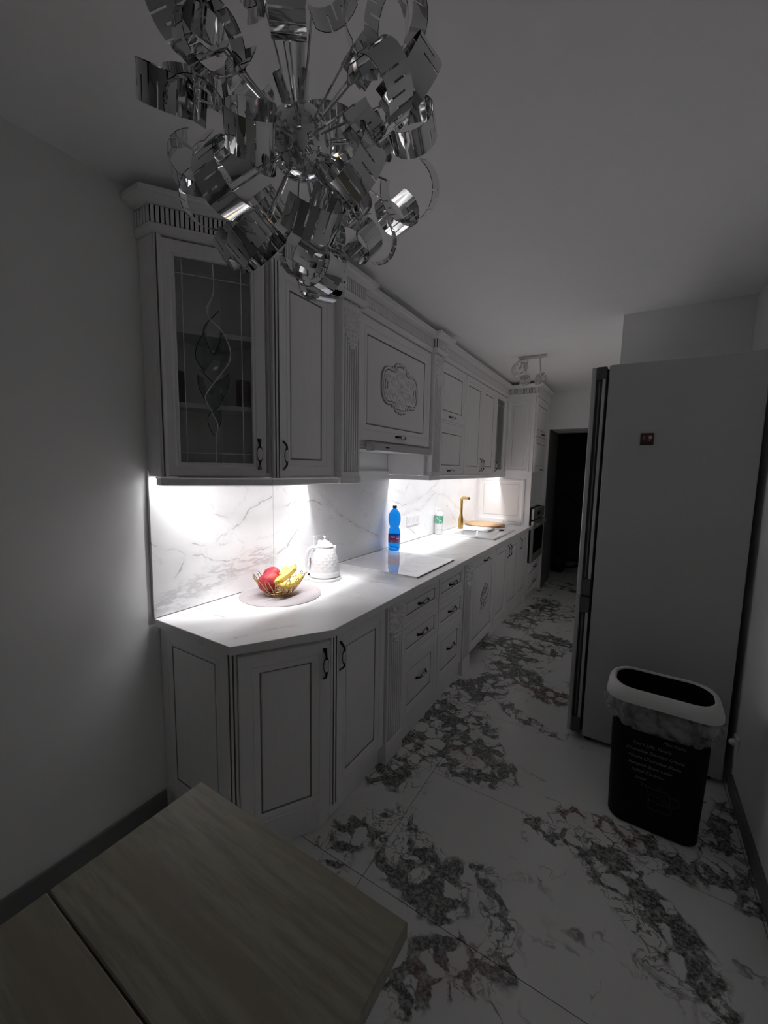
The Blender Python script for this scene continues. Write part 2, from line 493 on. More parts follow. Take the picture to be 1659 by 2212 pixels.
class MB:
    def __init__(s):
        s.v, s.f, s.m = [], [], []

    def add(s, vs, fs, mi=0, M=None):
        b = len(s.v)
        for p in vs:
            p = Vector(p)
            s.v.append(M @ p if M is not None else p)
        for i, f in enumerate(fs):
            s.f.append([b + j for j in f])
            s.m.append(mi[i] if isinstance(mi, (list, tuple)) else mi)
        return s

    def box(s, x0, x1, y0, y1, z0, z1, mi=0, c=0.0, M=None):
        if c <= 0:
            vs = [(x, y, z) for x in (x0, x1) for y in (y0, y1) for z in (z0, z1)]
            fs = [(0, 1, 3, 2), (4, 6, 7, 5), (0, 4, 5, 1), (2, 3, 7, 6), (0, 2, 6, 4), (1, 5, 7, 3)]
            return s.add(vs, fs, mi, M)
        c = min(c, (x1 - x0) * .45, (y1 - y0) * .45, (z1 - z0) * .45)
        vs, idx = [], {}
        for i, (x, sx) in enumerate(((x0, 1), (x1, -1))):
            for j, (y, sy) in enumerate(((y0, 1), (y1, -1))):
                for k, (z, sz) in enumerate(((z0, 1), (z1, -1))):
                    for a, p in enumerate(((x, y + sy * c, z + sz * c), (x + sx * c, y, z + sz * c), (x + sx * c, y + sy * c, z))):
                        idx[i, j, k, a] = len(vs)
                        vs.append(p)
        g = idx
        fs = []
        for i in (0, 1):
            fs.append([g[i, 0, 0, 0], g[i, 1, 0, 0], g[i, 1, 1, 0], g[i, 0, 1, 0]])
            fs.append([g[0, i, 0, 1], g[1, i, 0, 1], g[1, i, 1, 1], g[0, i, 1, 1]])
            fs.append([g[0, 0, i, 2], g[1, 0, i, 2], g[1, 1, i, 2], g[0, 1, i, 2]])
            for j in (0, 1):
                fs.append([g[i, j, 0, 0], g[i, j, 1, 0], g[i, j, 1, 1], g[i, j, 0, 1]])
                fs.append([g[i, 0, j, 0], g[i, 1, j, 0], g[i, 1, j, 2], g[i, 0, j, 2]])
                fs.append([g[0, i, j, 1], g[1, i, j, 1], g[1, i, j, 2], g[0, i, j, 2]])
                for k in (0, 1):
                    fs.append([g[i, j, k, 0], g[i, j, k, 1], g[i, j, k, 2]])
        return s.add(vs, fs, mi, M)

    def prism(s, poly, z0, z1, mi=0, M=None, sides=None):
        n = len(poly)
        vs = [(p[0], p[1], z0) for p in poly] + [(p[0], p[1], z1) for p in poly]
        fs = [list(range(n))[::-1], [n + i for i in range(n)]]
        ms = [mi, mi]
        for i in range(n):
            j = (i + 1) % n
            fs.append([i, j, n + j, n + i])
            ms.append(mi if sides is None else sides[i])
        return s.add(vs, fs, ms, M)

    def loft(s, rings, mi=0, M=None, closed=True, cap0=True, cap1=True, mis=None):
        n = len(rings[0])
        vs = [p for r in rings for p in r]
        fs, ms = [], []
        for k in range(len(rings) - 1):
            for i in range(n if closed else n - 1):
                j = (i + 1) % n
                fs.append([k * n + i, k * n + j, (k + 1) * n + j, (k + 1) * n + i])
                ms.append(mi if mis is None else mis[k])
        if cap0:
            fs.append(list(range(n))[::-1])
            ms.append(mi if mis is None else mis[0])
        if cap1:
            fs.append([(len(rings) - 1) * n + i for i in range(n)])
            ms.append(mi if mis is None else mis[-1])
        return s.add(vs, fs, ms, M)

    def lathe(s, prof, n=24, mi=0, M=None, cap0=True, cap1=True, mis=None):
        rings = [[(r * math.cos(2 * math.pi * i / n), r * math.sin(2 * math.pi * i / n), z) for i in range(n)] for r, z in prof]
        return s.loft(rings, mi, M, True, cap0, cap1, mis)

    def tube(s, pts, r, n=8, mi=0, closed=False, M=None):
        pts = [Vector(p) for p in pts]
        m = len(pts)
        rs = r if isinstance(r, (list, tuple)) else [r] * m
        rings = []
        t0 = (pts[1] - pts[0]).normalized()
        up = Vector((0, 0, 1)) if abs(t0.z) < .9 else Vector((1, 0, 0))
        nrm = (up - t0 * up.dot(t0)).normalized()
        for i in range(m):
            a = pts[i - 1] if (i > 0 or closed) else pts[i]
            b = pts[(i + 1) % m] if (i < m - 1 or closed) else pts[i]
            t = (b - a).normalized()
            nrm = (nrm - t * nrm.dot(t))
            nrm = nrm.normalized() if nrm.length > 1e-6 else t.orthogonal().normalized()
            bn = t.cross(nrm)
            rings.append([pts[i] + (nrm * math.cos(2 * math.pi * k / n) + bn * math.sin(2 * math.pi * k / n)) * rs[i] for k in range(n)])
        if closed:
            rings.append(rings[0])
        return s.loft(rings, mi, M, True, not closed, not closed)

    def nested(s, w, h, rings, M, th=0.0):
        """raised panel: concentric rectangles (inset, height, material); th = z of the flat back"""
        vs, fs, ms = [], [], []
        allr = [(0, th, rings[0][2])] + list(rings)
        for (i, d, _) in allr:
            vs += [(i, i, d), (w - i, i, d), (w - i, h - i, d), (i, h - i, d)]
        for k in range(len(allr) - 1):
            for a in range(4):
                b = (a + 1) % 4
                fs.append([4 * k + a, 4 * k + b, 4 * k + 4 + b, 4 * k + 4 + a])
                ms.append(allr[k + 1][2])
        fs.append([3, 2, 1, 0])
        ms.append(0)
        e = 4 * (len(allr) - 1)
        fs.append([e, e + 1, e + 2, e + 3])
        ms.append(0)
        return s.add(vs, fs, ms, M)

    def sheet(s, nu, nv, fn, mi=0, M=None, keep=None):
        vs = [fn(i / nu, j / nv) for j in range(nv + 1) for i in range(nu + 1)]
        fs = []
        for j in range(nv):
            for i in range(nu):
                q = [j * (nu + 1) + i, j * (nu + 1) + i + 1, (j + 1) * (nu + 1) + i + 1, (j + 1) * (nu + 1) + i]
                if keep is None or keep([vs[a] for a in q]):
                    fs.append(q)
        used = sorted({a for f in fs for a in f})
        mp = {a: i for i, a in enumerate(used)}
        return s.add([vs[a] for a in used], [[mp[a] for a in f] for f in fs], mi, M)

    def build(s, name, mats, parent=None, smooth=30, origin=None, recalc=True):
        if not isinstance(mats, (list, tuple)):
            mats = [mats]
        if parent is not None:
            org = ORG[parent.name]
        else:
            if origin is None:
                xs = [p.x for p in s.v]
                ys = [p.y for p in s.v]
                zs = [p.z for p in s.v]
                origin = ((min(xs) + max(xs)) / 2, (min(ys) + max(ys)) / 2, min(zs))
            org = Vector(origin)
        me = bpy.data.meshes.new(name)
        me.from_pydata([tuple(p - org) for p in s.v], [], s.f)
        for m in mats:
            me.materials.append(m)
        for i, pg in enumerate(me.polygons):
            pg.material_index = s.m[i]
            pg.use_smooth = smooth is not None
        if recalc:
            bm = bmesh.new()
            bm.from_mesh(me)
            bmesh.ops.recalc_face_normals(bm, faces=bm.faces)
            bm.to_mesh(me)
            bm.free()
        me.update()
        if smooth is not None:
            me.set_sharp_from_angle(angle=R(smooth))
        o = bpy.data.objects.new(name, me)
        COL.objects.link(o)
        if parent is not None:
            o.parent = parent
        else:
            o.location = org
        ORG[o.name] = org
        return o


def thing(name, label, cat, loc, group=None):
    o = bpy.data.objects.new(name, None)
    o.empty_display_size = .05
    COL.objects.link(o)
    o.location = loc
    ORG[o.name] = Vector(loc)
    o['label'] = label
    o['category'] = cat
    if group:
        o['group'] = group
    return o


def tag(o, label, cat, group=None):
    o['label'] = label
    o['category'] = cat
    if group:
        o['group'] = group
    return o


def struct(o, label, cat):
    o['kind'] = 'structure'
    o['label'] = label
    o['category'] = cat
    return o


def frame(o, u, v=(0, 0, 1)):
    u = Vector(u).normalized()
    v = Vector(v).normalized()
    n = u.cross(v)
    return Matrix(((u.x, v.x, n.x, o[0]), (u.y, v.y, n.y, o[1]), (u.z, v.z, n.z, o[2]), (0, 0, 0, 1)))


def T(x, y, z):
    return Matrix.Translation((x, y, z))


def smoothpts(pl, k=6):
    """Catmull-Rom through the points"""
    P = [Vector(p) for p in pl]
    out = []
    for i in range(len(P) - 1):
        p0 = P[max(i - 1, 0)]
        p1, p2 = P[i], P[i + 1]
        p3 = P[min(i + 2, len(P) - 1)]
        for j in range(k):
            t = j / k
            out.append(.5 * ((2 * p1) + (p2 - p0) * t + (2 * p0 - 5 * p1 + 4 * p2 - p3) * t * t + (3 * p1 - p0 - 3 * p2 + p3) * t ** 3))
    out.append(P[-1])
    return out


def rrect(x0, x1, y0, y1, r, z, n=5):
    pts = []
    for cx, cy, a0 in ((x1 - r, y1 - r, 0), (x0 + r, y1 - r, 90), (x0 + r, y0 + r, 180), (x1 - r, y0 + r, 270)):
        for i in range(n + 1):
            a = R(a0 + 90 * i / n)
            pts.append((cx + r * math.cos(a), cy + r * math.sin(a), z))
    return pts


# ------------------------------------------------------------------ room shell
CEILZ = 2.42
XR = 2.065
mb = MB().box(-.15, 0, -5.0, 5.262, 0, CEILZ)
wall_left = struct(mb.build('wall_left', WALL), 'long white wall that carries the kitchen run', 'wall')
for i, (y0, y1) in enumerate(((.835, 1.4565), (1.4585, 2.657), (2.659, 3.657), (3.659, 4.619))):
    MB().box(.0005, .0125, y0, y1, .8615, 1.444, 0, .0012).build('marble_slab', SLAB, wall_left)
struct(MB().box(-.15, XR + .15, -5.0, 7.4, CEILZ, CEILZ + .15).build('ceiling', CEIL), 'plain white ceiling', 'ceiling')
struct(MB().box(XR, XR + .15, -5.0, 2.945, 0, CEILZ).build('wall_right', WALL), 'white wall on the fridge side', 'wall')
struct(MB().box(1.452, XR + .15, 2.946, 5.262, 0, CEILZ).build('wall_niche', WALL), 'white wall block behind the fridge', 'wall')
struct(MB().box(-.15, XR + .15, -5.15, -5.0, 0, CEILZ).build('wall_rear', WALL), 'wall behind the photographer', 'wall')
mb = MB().box(-.15, .668, 5.264, 5.87, 0, CEILZ).box(1.452, XR + .15, 5.264, 5.87, 0, CEILZ).box(.668, 1.452, 5.264, 5.87, 1.966, CEILZ)
struct(mb.build('wall_far', WALL), 'far wall with the open doorway to the dark hall', 'wall')
HALL = basic('hall_darkness_paint', (.09, .09, .09), .85, var=.05)  # the hall's lack of light is put into this dark wall colour
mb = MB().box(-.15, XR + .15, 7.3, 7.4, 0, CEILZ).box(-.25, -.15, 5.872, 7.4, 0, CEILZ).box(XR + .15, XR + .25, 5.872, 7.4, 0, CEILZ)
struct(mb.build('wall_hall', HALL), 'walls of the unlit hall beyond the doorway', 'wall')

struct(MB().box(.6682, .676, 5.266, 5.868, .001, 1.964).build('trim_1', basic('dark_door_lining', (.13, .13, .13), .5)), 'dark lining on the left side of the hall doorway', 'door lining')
floor = struct(MB().box(-.15, XR + .15, -5.0, 7.4, -.12, -.0022).build('floor', GROUT, origin=(0, 0, 0)), 'marble tiled kitchen floor', 'floor')
TX = [-.354, .846, 2.046]
ys = [1.086 + .6 * k for k in range(-11, 11)]
for ya, yb in zip(ys, ys[1:]):
    for xa, xb in ((0, .846), (.846, 2.046), (2.046, XR)):
        a, b = (.0 if xa == 0 else xa + .0011), (xb - .0011)
        if ya > 5.2:
            b = min(b, XR)
        MB().box(a, b, max(ya, -5.0) + .0011, min(yb, 7.3) - .0011, -.010, 0, 0, .0006).build('tile', FLOORM, floor, smooth=None)

b1 = MB().box(.0005, .011, -5.0, .858, .0005, .114, 0, .002).build('baseboard_left', BASEB)
struct(b1, 'grey baseboard under the plain left wall', 'baseboard')
b2 = MB().box(XR - .011, XR - .0005, -5.0, 2.335, .0005, .082, 0, .002).build('baseboard_right', BASEB)
struct(b2, 'grey baseboard along the wall by the bin', 'baseboard')

# ------------------------------------------------------------------ cabinet joinery helpers
XF = .622      # base door faces
XU = .322      # wall cabinet door faces
UX = frame((0, 0, 0), (0, 1, 0))


def MY(x, y, z):      # faces +X, u = +Y
    return frame((x, y, z), (0, 1, 0))


def MX(x, y, z):      # faces -Y, u = +X
    return frame((x, y, z), (1, 0, 0))


BA, BB = Vector((.455, .860, 0)), Vector((.640, 1.160, 0))
UA, UB = Vector((.090, .845, 0)), Vector((.325, 1.170, 0))


def MD(a, b, s, z, w=0):
    u = (b - a).normalized()
    n = Vector((u.y, -u.x, 0))
    o = a + u * s + n * w
    return frame((o.x, o.y, z), u)


RAISED = [(0, .016, 0), (.0025, .0195, 0), (.042, .0195, 0), (.0435, .0165, 0), (.047, .0165, 0), (.050, .0185, 0),
          (.060, .0180, 0), (.072, .0125, 0), (.0747, .0090, 1), (.0775, .0090, 1), (.080, .0125, 0), (.084, .0140, 0)]
SMALL = [(0, .016, 0), (.002, .0195, 0), (.022, .0195, 0), (.0232, .0165, 0), (.026, .0165, 0), (.028, .0185, 0),
         (.034, .0180, 0), (.042, .0125, 0), (.0437, .0080, 1), (.0465, .0080, 1), (.048, .0125, 0), (.052, .0140, 0)]


def panel(name, parent, M, w, h, rings=RAISED, extra=None):
    mb = MB().nested(w, h, rings, M)
    if extra:
        extra(mb)
    return mb.build(name, [PAINT, PATINA], parent, smooth=25)


HSEC = [(-.061, .0015, .0080, .0018), (-.055, .0050, .0078, .0040), (-.047, .0140, .0058, .0046), (-.039, .0205, .0042, .0042),
        (-.031, .0215, .0046, .0036), (-.022, .0195, .0092, .0030), (-.010, .0180, .0112, .0028), (0, .0178, .0116, .0028)]
HSEC = HSEC + [(-a, b, c, d) for a, b, c, d in HSEC[-2::-1]]


def handle(parent, M, horiz=False):
    """bow pull with a white oval inlay; local v is its length"""
    if horiz:
        M = M @ Matrix.Rotation(R(90), 4, 'Z')
    mb = MB()
    rings = [[(ru * math.cos(2 * math.pi * k / 8), v, wv + rw * math.sin(2 * math.pi * k / 8)) for k in range(8)] for v, wv, ru, rw in HSEC]
    mb.loft(rings, 0, M)
    el = []
    for a in range(1, 8):
        t = math.pi * a / 8
        el.append([(.0102 * math.sin(t) * math.cos(2 * math.pi * k / 10), -.028 * math.cos(t), .0208 + .0042 * math.sin(t) * math.sin(2 * math.pi * k / 10)) for k in range(10)])
    mb.loft(el, 1, M)
    return mb.build('handle', [DARKMETAL, CERAMIC], parent, smooth=60)


def corner_post(parent, x, y, nx, ny, wd, z0, z1):
    """narrow post with two dark grooves, facing (nx, ny)"""
    n = Vector((nx, ny, 0)).normalized()
    u = Vector((-n.y, n.x, 0))
    h = wd / 2
    prof = [(-h, -.022, 0), (-h, -.003, 0), (-h + .003, 0, 0)]
    for c in (-wd * .2, wd * .2):
        prof += [(c - .0028, 0, 0), (c - .0018, -.005, 1), (c + .0018, -.005, 1), (c + .0028, 0, 1)]
    prof += [(h - .003, 0, 0), (h, -.003, 0), (h, -.022, 0)]
    poly = [(x + u.x * a + n.x * b, y + u.y * a + n.y * b) for a, b, _ in prof]
    sides = [prof[(i + 1) % len(prof)][2] for i in range(len(prof))]
    return MB().prism(poly, z0, z1, 0, None, sides).build('corner_post', [PAINT, PATINA], parent, smooth=None)


def carved_cap(parent, M, w, h, seed=0):
    """shell and acanthus relief: hangs from v = h down to a leafy point at v = 0"""
    def fn(a, b):
        u = (a - .5) * w
        v = b * h
        t = v / h
        half = w * (.47 if t > .45 else .47 * (t / .45) ** .62 * (1 + .10 * math.sin(t * 44)))
        e = half - abs(u)
        if e < -.004:
            return (u, v, -.004)
        edge = max(0, min(1, e / .010))
        cx, cy = 0, h * .66
        dx, dy = u - cx, v - cy
        rr = math.hypot(dx, dy)
        th = math.atan2(dx, -dy)
        petals = .5 + .5 * math.cos(th * 11)
        hh = .002 + .011 * petals * min(1, rr / .03) + .006 * math.exp(-((rr - .045) / .012) ** 2)
        hh += .007 * math.exp(-(rr / .014) ** 2)
        for sx in (-1, 1):                       # volutes
            d = math.hypot(u - sx * w * .30, v - h * .86)
            hh += .006 * math.exp(-((d - .013) / .005) ** 2)
        if t < .4:
            hh = .004 + .006 * (.5 + .5 * math.cos(u / w * 34)) * (1 - .3 * abs(u) / (w * .5)) + .003 * math.sin(v * 260)
        return (u, v, -.003 + (hh + .003) * edge)
    mb = MB().sheet(34, 54, fn, 0, None, keep=lambda q: max(p[2] for p in q) > -.0025)
    for i, f in enumerate(mb.f):
        if max(mb.v[a][2] for a in f) < .0016:  # low valleys greyed: shading of the carving put into the colour
            mb.m[i] = 1
    mb.v = [M @ p for p in mb.v]
    return mb.build('carved_capital', [PAINT, PATINA_SHADE], parent, smooth=50, recalc=False)


def fluted(mb, M, w, v0, v1, depth, nfl, margin):
    """front face with vertical half-round flutes, extruded along v"""
    pitch = (w - 2 * margin) / nfl
    prof = [(0, -depth, 0), (0, -.002, 0), (.002, 0, 0)]
    for i in range(nfl):
        c = margin + pitch * (i + .5)
        g = pitch * .30
        prof += [(c - g, 0, 0), (c - g * .6, -.0055, 1), (c + g * .6, -.0055, 1), (c + g, 0, 0)]
    prof += [(w - .002, 0, 0), (w, -.002, 0), (w, -depth, 0)]
    n = len(prof)
    vs = [(p[0], v0, p[1]) for p in prof] + [(p[0], v1, p[1]) for p in prof]
    fs, ms = [], []
    for i in range(n):
        j = (i + 1) % n
        fs.append([i, j, n + j, n + i])
        ms.append(prof[j][2] if j else 0)
    fs += [list(range(n))[::-1], [n + i for i in range(n)]]
    ms += [0, 0]
    mb.add(vs, fs, ms, M)


def fnormal(o):
    return o


def spiral(cx, cy, r0, r1, a0, turns, z, n=16):
    return [(cx + (r0 + (r1 - r0) * i / n) * math.cos(R(a0) + 2 * math.pi * turns * i / n),
             cy + (r0 + (r1 - r0) * i / n) * math.sin(R(a0) + 2 * math.pi * turns * i / n), z) for i in range(n + 1)]


# ------------------------------------------------------------------ base run
ZD0, ZD1 = .112, .806       # doors
ZC = .8295                  # top of the carcasses

# corner unit with the diagonal door
t = thing('corner_base_cabinet', 'white base cabinet with diagonal door at the near end of the worktop', 'cabinet', (.25, 1.02, 0))
MB().prism([(.003, .8725), (.437, .8725), (.612, 1.156), (.600, 1.2035), (.003, 1.2035)], .106, ZC).build('carcass', PAINT, t, smooth=None)
MB().prism([(.003, .886), (.424, .886), (.588, 1.150), (.588, 1.2035), (.003, 1.2035)], .001, .105).build('plinth', PAINT, t, smooth=None)
panel('end_panel', t, MX(.004, .872, ZD0), .412, ZC - ZD0 - .002, [(i, d * .6, m) for i, d, m in RAISED])
corner_post(t, .434, .862, .55, -.83, .036, .106, ZC - .001)
corner_post(t, .636, 1.184, .97, -.24, .034, .106, ZC - .001)
d = panel('door', t, MD(BA, BB, .012, ZD0, -.0195), .334, ZD1 - ZD0)
handle(d, MD(BA, BB, .324, .722))

# straight door
t = thing('narrow_base_cabinet', 'white base cabinet with one tall door between diagonal corner and fluted pilaster', 'cabinet', (.31, 1.4, 0))
MB().box(.003, .600, 1.205, 1.584, .106, ZC).build('carcass', PAINT, t, smooth=None)
MB().box(.003, .590, 1.205, 1.590, .001, .105).build('plinth', PAINT, t, smooth=None)
d = panel('door', t, MY(XF - .0195, 1.209, ZD0), .372, ZD1 - ZD0)
handle(d, MY(XF, 1.236, .712))


def base_pilaster(y0, w, label):
    t = thing('fluted_pilaster', label, 'pilaster', (.31, y0 + w / 2, 0), 'fluted pilasters of the kitchen run')
    MB().box(.55, .634, y0 - .002, y0 + w + .002, .001, .108, 0, .002).build('plinth_block', PAINT, t, smooth=None)
    mb = MB()
    fluted(mb, MY(.630, y0, 0), w, .1085, ZC - .001, .08, 7 if w > .15 else 7, .012)
    mb.build('fluted_shaft', [PAINT, PATINA], t, smooth=None)
    carved_cap(t, MY(.631, y0 + w / 2, .61), w * .96, .215)
    return t


base_pilaster(1.594, .160, 'white fluted pilaster with carved shell under the worktop, beside the first drawer stack')
base_pilaster(2.636, .146, 'white fluted pilaster with carved shell under the worktop, beside the carved dishwasher door')


def drawer_unit(y0, y1, label):
    t = thing('drawer_cabinet', label, 'cabinet', (.31, (y0 + y1) / 2, 0), 'drawer stacks under the hob')
    MB().box(.003, .600, y0, y1, .106, ZC).build('carcass', PAINT, t, smooth=None)
    MB().box(.003, .608, y0, y1, .001, .105).build('plinth', PAINT, t, smooth=None)
    for z in (.6375, .4515):
        MB().box(.600, .6225, y0 + .001, y1 - .001, z, z + .016, 0, .005).build('rail', PAINT, t, smooth=None)
    for z0, z1 in ((.6555, .806), (.4690, .6360), (.112, .4500)):
        d = panel('drawer_front', t, MY(XF - .0195, y0 + .004, z0), y1 - y0 - .008, z1 - z0, SMALL if z1 - z0 < .2 else RAISED)
        handle(d, MY(XF - (.004 if z1 - z0 < .2 else .0055), (y0 + y1) / 2 + .01, (z0 + z1) / 2 + (.0 if z1 - z0 < .2 else .02)), True)
    return t


drawer_unit(1.758, 2.205, 'white three-drawer base cabinet between the first pilaster and the second drawer stack')
drawer_unit(2.209, 2.632, 'white three-drawer base cabinet just before the second pilaster')

# dishwasher behind a carved front
t = thing('dishwasher', 'built-in dishwasher behind white door with carved flower, open black gap below', 'dishwasher', (.31, 3.09, 0))
MB().box(.06, .590, 2.790, 3.392, .098, ZC - .002).build('body', STEELD, t, smooth=None)
MB().box(.06, .53, 2.800, 3.380, .001, .096).build('kick_recess', BLACK, t, smooth=None)
d = panel('door_panel', t, MY(XF - .0195, 2.788, .100), .602, .706)
handle(d, MY(XF, 3.12, .760), True)
rnd = random.Random(5)
mb = MB()
Mo = MY(XF - .0045, 3.125, .452)
for (u, v, s, a) in ((.0, .06, .030, 0), (.05, .075, .026, 40), (-.045, .035, .026, 100), (.035, .0, .034, 20), (-.04, -.03, .03, 200), (.0, -.06, .024, 70),
                     (-.065, -.075, .02, 30), (.075, .03, .02, 10), (.02, .09, .018, 50), (-.08, .0, .018, 80), (.05, -.05, .018, 30)):
    n = 5
    pr = []
    for i in range(40):
        th = 2 * math.pi * i / 40
        rr = s * (.72 + .28 * abs(math.cos(n * (th + R(a)) / 2)))
        pr.append((u + rr * math.cos(th), v * 1.0 + rr * math.sin(th)))
    rings = [[(p[0], p[1], 0) for p in pr], [(p[0], p[1], .006) for p in pr],
             [(u + (p[0] - u) * .8, v + (p[1] - v) * .8, .009) for p in pr], [(u + (p[0] - u) * .35, v + (p[1] - v) * .35, .005) for p in pr],
             [(u + (p[0] - u) * .2, v + (p[1] - v) * .2, .009) for p in pr]]
    mb.loft(rings, 0, Mo, mis=[1, 0, 1, 0])
for pl in ([(-.10, -.10), (-.05, -.05), (0, 0), (.06, .06), (.085, .10)], [(-.09, -.02), (-.03, .03), (.02, .10)], [(.10, 0), (.05, -.03), (0, -.09)]):
    mb.tube([(p[0], p[1], .004) for p in smoothpts([(a, b, 0) for a, b in pl], 5)], .005, 6, 0, False, Mo)
mb.build('flower_carving', [PAINT, PATINA_SHADE], d, smooth=40)

for i, (y0, y1, hy, lab) in enumerate(((3.397, 3.803, 3.765, 'white base cabinet with one door, right after the carved dishwasher'),
                                       (3.805, 4.222, 3.845, 'white base cabinet with one door under the drainer of the sink'),
                                       (4.224, 4.617, 4.262, 'white base cabinet with one door right beside the oven tower'))):
    t = thing('sink_base_cabinet', lab, 'cabinet', (.31, (y0 + y1) / 2, 0), 'plain base cabinets by the sink')
    mb = MB()
    if i == 2:
        mb.box(.003, .600, y0, y1, .106, ZC)
    else:                                    # open box: the sink bowl hangs inside
        mb.box(.003, .600, y0, y1, .106, .124).box(.003, .02, y0, y1, .124, ZC).box(.585, .600, y0, y1, .124, ZC)
        mb.box(.02, .585, y0, y0 + .016, .124, .66).box(.02, .585, y1 - .016, y1, .124, .66)
    mb.build('carcass', PAINT, t, smooth=None)
    MB().box(.003, .590, y0, y1, .001, .105).build('plinth', PAINT, t, smooth=None)
    d = panel('door', t, MY(XF - .0195, y0 + .003, ZD0), y1 - y0 - .006, ZD1 - ZD0)
    handle(d, MY(XF, hy, .712))

# ------------------------------------------------------------------ worktop (with the sink cut-out)
bm = bmesh.new()
outer = [(.0135, .8365), (.466, .8365), (.659, 1.146), (.659, 4.618), (.0135, 4.618)]
inner = [(.13, 3.515), (.545, 3.515), (.545, 3.83), (.13, 3.83)]
es = []
for loop in (outer, inner):
    vs = [bm.verts.new((x, y, ZC + .0005)) for x, y in loop]
    for i in range(len(vs)):
        es.append(bm.edges.new((vs[i], vs[(i + 1) % len(vs)])))
res = bmesh.ops.triangle_fill(bm, edges=es, use_beauty=True)
fs = [f for f in res['geom'] if isinstance(f, bmesh.types.BMFace)]
ex = bmesh.ops.extrude_face_region(bm, geom=fs)
bmesh.ops.translate(bm, verts=[v for v in ex['geom'] if isinstance(v, bmesh.types.BMVert)], vec=(0, 0, .86 - ZC - .0005))
bmesh.ops.recalc_face_normals(bm, faces=bm.faces)
top_e = [e for e in bm.edges if len(e.link_faces) == 2 and e.calc_face_angle(0) > 1.0 and all(v.co.z > .859 for v in e.verts)]
bmesh.ops.bevel(bm, geom=top_e, offset=.0018, segments=1, profile=.5, affect='EDGES')
me = bpy.data.meshes.new('worktop')
bm.to_mesh(me)
bm.free()
me.materials.append(TOPM)
wt = bpy.data.objects.new('worktop', me)
COL.objects.link(wt)
ORG[wt.name] = Vector((0, 0, 0))
tag(wt, 'long white marble worktop with cut-off corner along the whole base run', 'worktop')

# ------------------------------------------------------------------ wall cabinets
ZU0, ZU1 = 1.4185, 2.262
un = (UB - UA).normalized()
unn = Vector((un.y, -un.x, 0))

# corner glass unit
t = thing('glass_corner_cabinet', 'white wall cabinet with diagonal leaded glass door at the near end', 'cabinet', (.13, 1.0, ZU0))
ca = UA - unn * .0205
cb = UB - unn * .0205
foot = [(.003, .862), (ca.x, .862), (cb.x, cb.y), (.300, 1.188), (.003, 1.188)]
mb = MB()
mb.prism(foot, ZU0, ZU0 + .018).prism(foot, ZU1 - .018, ZU1 + .095)
mb.box(.003, .010, .862, 1.188, ZU0 + .018, ZU1 - .018)
mb.box(.010, .300, 1.172, 1.188, ZU0 + .018, ZU1 - .018)
mb.build('carcass', PAINT, t, smooth=None)
MB().box(.003, .092, .842, .861, ZU0, ZU1, 0, .001).build('end_panel', PAINT, t, smooth=None)
sh = [(.011, .864), (ca.x - .003, .864), (cb.x - .02, cb.y), (.011, 1.170)]
for z in (1.680, 1.950):
    MB().prism(sh, z, z + .018).build('shelf', PAINT, t, smooth=None)
corner_post(t, .097, .846, .45, -.89, .030, ZU0, ZU1)
corner_post(t, .333, 1.186, .93, -.36, .034, ZU0, ZU1)
Md = MD(UA, UB, .012, ZU0 + .004, -.0195)
dw, dh = .362, ZU1 - ZU0 - .008
mb = MB()
prof = [(0, 0, 0), (0, .016, 0), (.0025, .0195, 0), (.036, .0195, 0), (.040, .016, 0), (.048, .0165, 0), (.052, .010, 0), (.052, .002, 0)]
vs, fs = [], []
for (i, dd, _) in prof:
    vs += [(i, i, dd), (dw - i, i, dd), (dw - i, dh - i, dd), (i, dh - i, dd)]
n = len(prof)
for k in range(n):
    k2 = (k + 1) % n
    for a in range(4):
        b = (a + 1) % 4
        fs.append([4 * k + a, 4 * k + b, 4 * k2 + b, 4 * k2 + a])
mb.add(vs, fs, 0, Md)
door = mb.build('door', [PAINT, PATINA], t, smooth=25)
handle(door, MD(UA, UB, .347, 1.512))
MB().box(.051, dw - .051, .051, dh - .051, .007, .010, 0, 0, Md).build('glass_pane', GLASS, door, smooth=None)
Mg = MD(UA, UB, 0, 0, -.0085)
gmb = MB()
LEAD = [[(.0635, 2.150), (.316, 2.150)], [(.0635, 1.510), (.316, 1.510)], [(.087, 2.20), (.087, 1.472)], [(.288, 2.20), (.288, 1.472)]]
for pl in LEAD:
    gmb.tube([(a, b, .001) for a, b in pl], .0016, 6, 0, False, Mg)
main = smoothpts([(a, b, .0015) for a, b in [(0.191, 2.2), (0.192, 2.098), (0.168, 2.044), (0.176, 2.007), (0.213, 1.973), (0.237, 1.931), (0.247, 1.892), (0.238, 1.851), (0.187, 1.777), (0.156, 1.728), (0.159, 1.7), (0.183, 1.649), (0.196, 1.615), (0.188, 1.567), (0.186, 1.472)]], 5)
gmb.tube(main, .0024, 6, 0, False, Mg)
gmb.build('lead_lines', CAME, door, smooth=60)
gmb = MB()
ORN = [[(0.209, 2.04), (0.162, 1.983), (0.154, 1.954), (0.169, 1.911), (0.186, 1.879), (0.206, 1.916), (0.218, 1.963)],
       [(0.154, 1.954), (0.129, 1.9), (0.127, 1.856), (0.155, 1.814)],
       [(0.131, 1.8), (0.132, 1.76), (0.152, 1.711), (0.184, 1.676), (0.215, 1.716), (0.239, 1.776), (0.237, 1.816)],
       [(0.142, 1.818), (0.176, 1.782), (0.213, 1.739), (0.215, 1.716)],
       [(0.173, 1.672), (0.161, 1.642), (0.166, 1.607), (0.182, 1.576)], [(0.206, 1.674), (0.208, 1.639), (0.199, 1.609)]]
for pl in ORN:
    gmb.tube(smoothpts([(a, b, .001) for a, b in pl], 5), .0016, 6, 0, False, Mg)
gmb.build('lead_scrolls', CAMED, door, smooth=60)
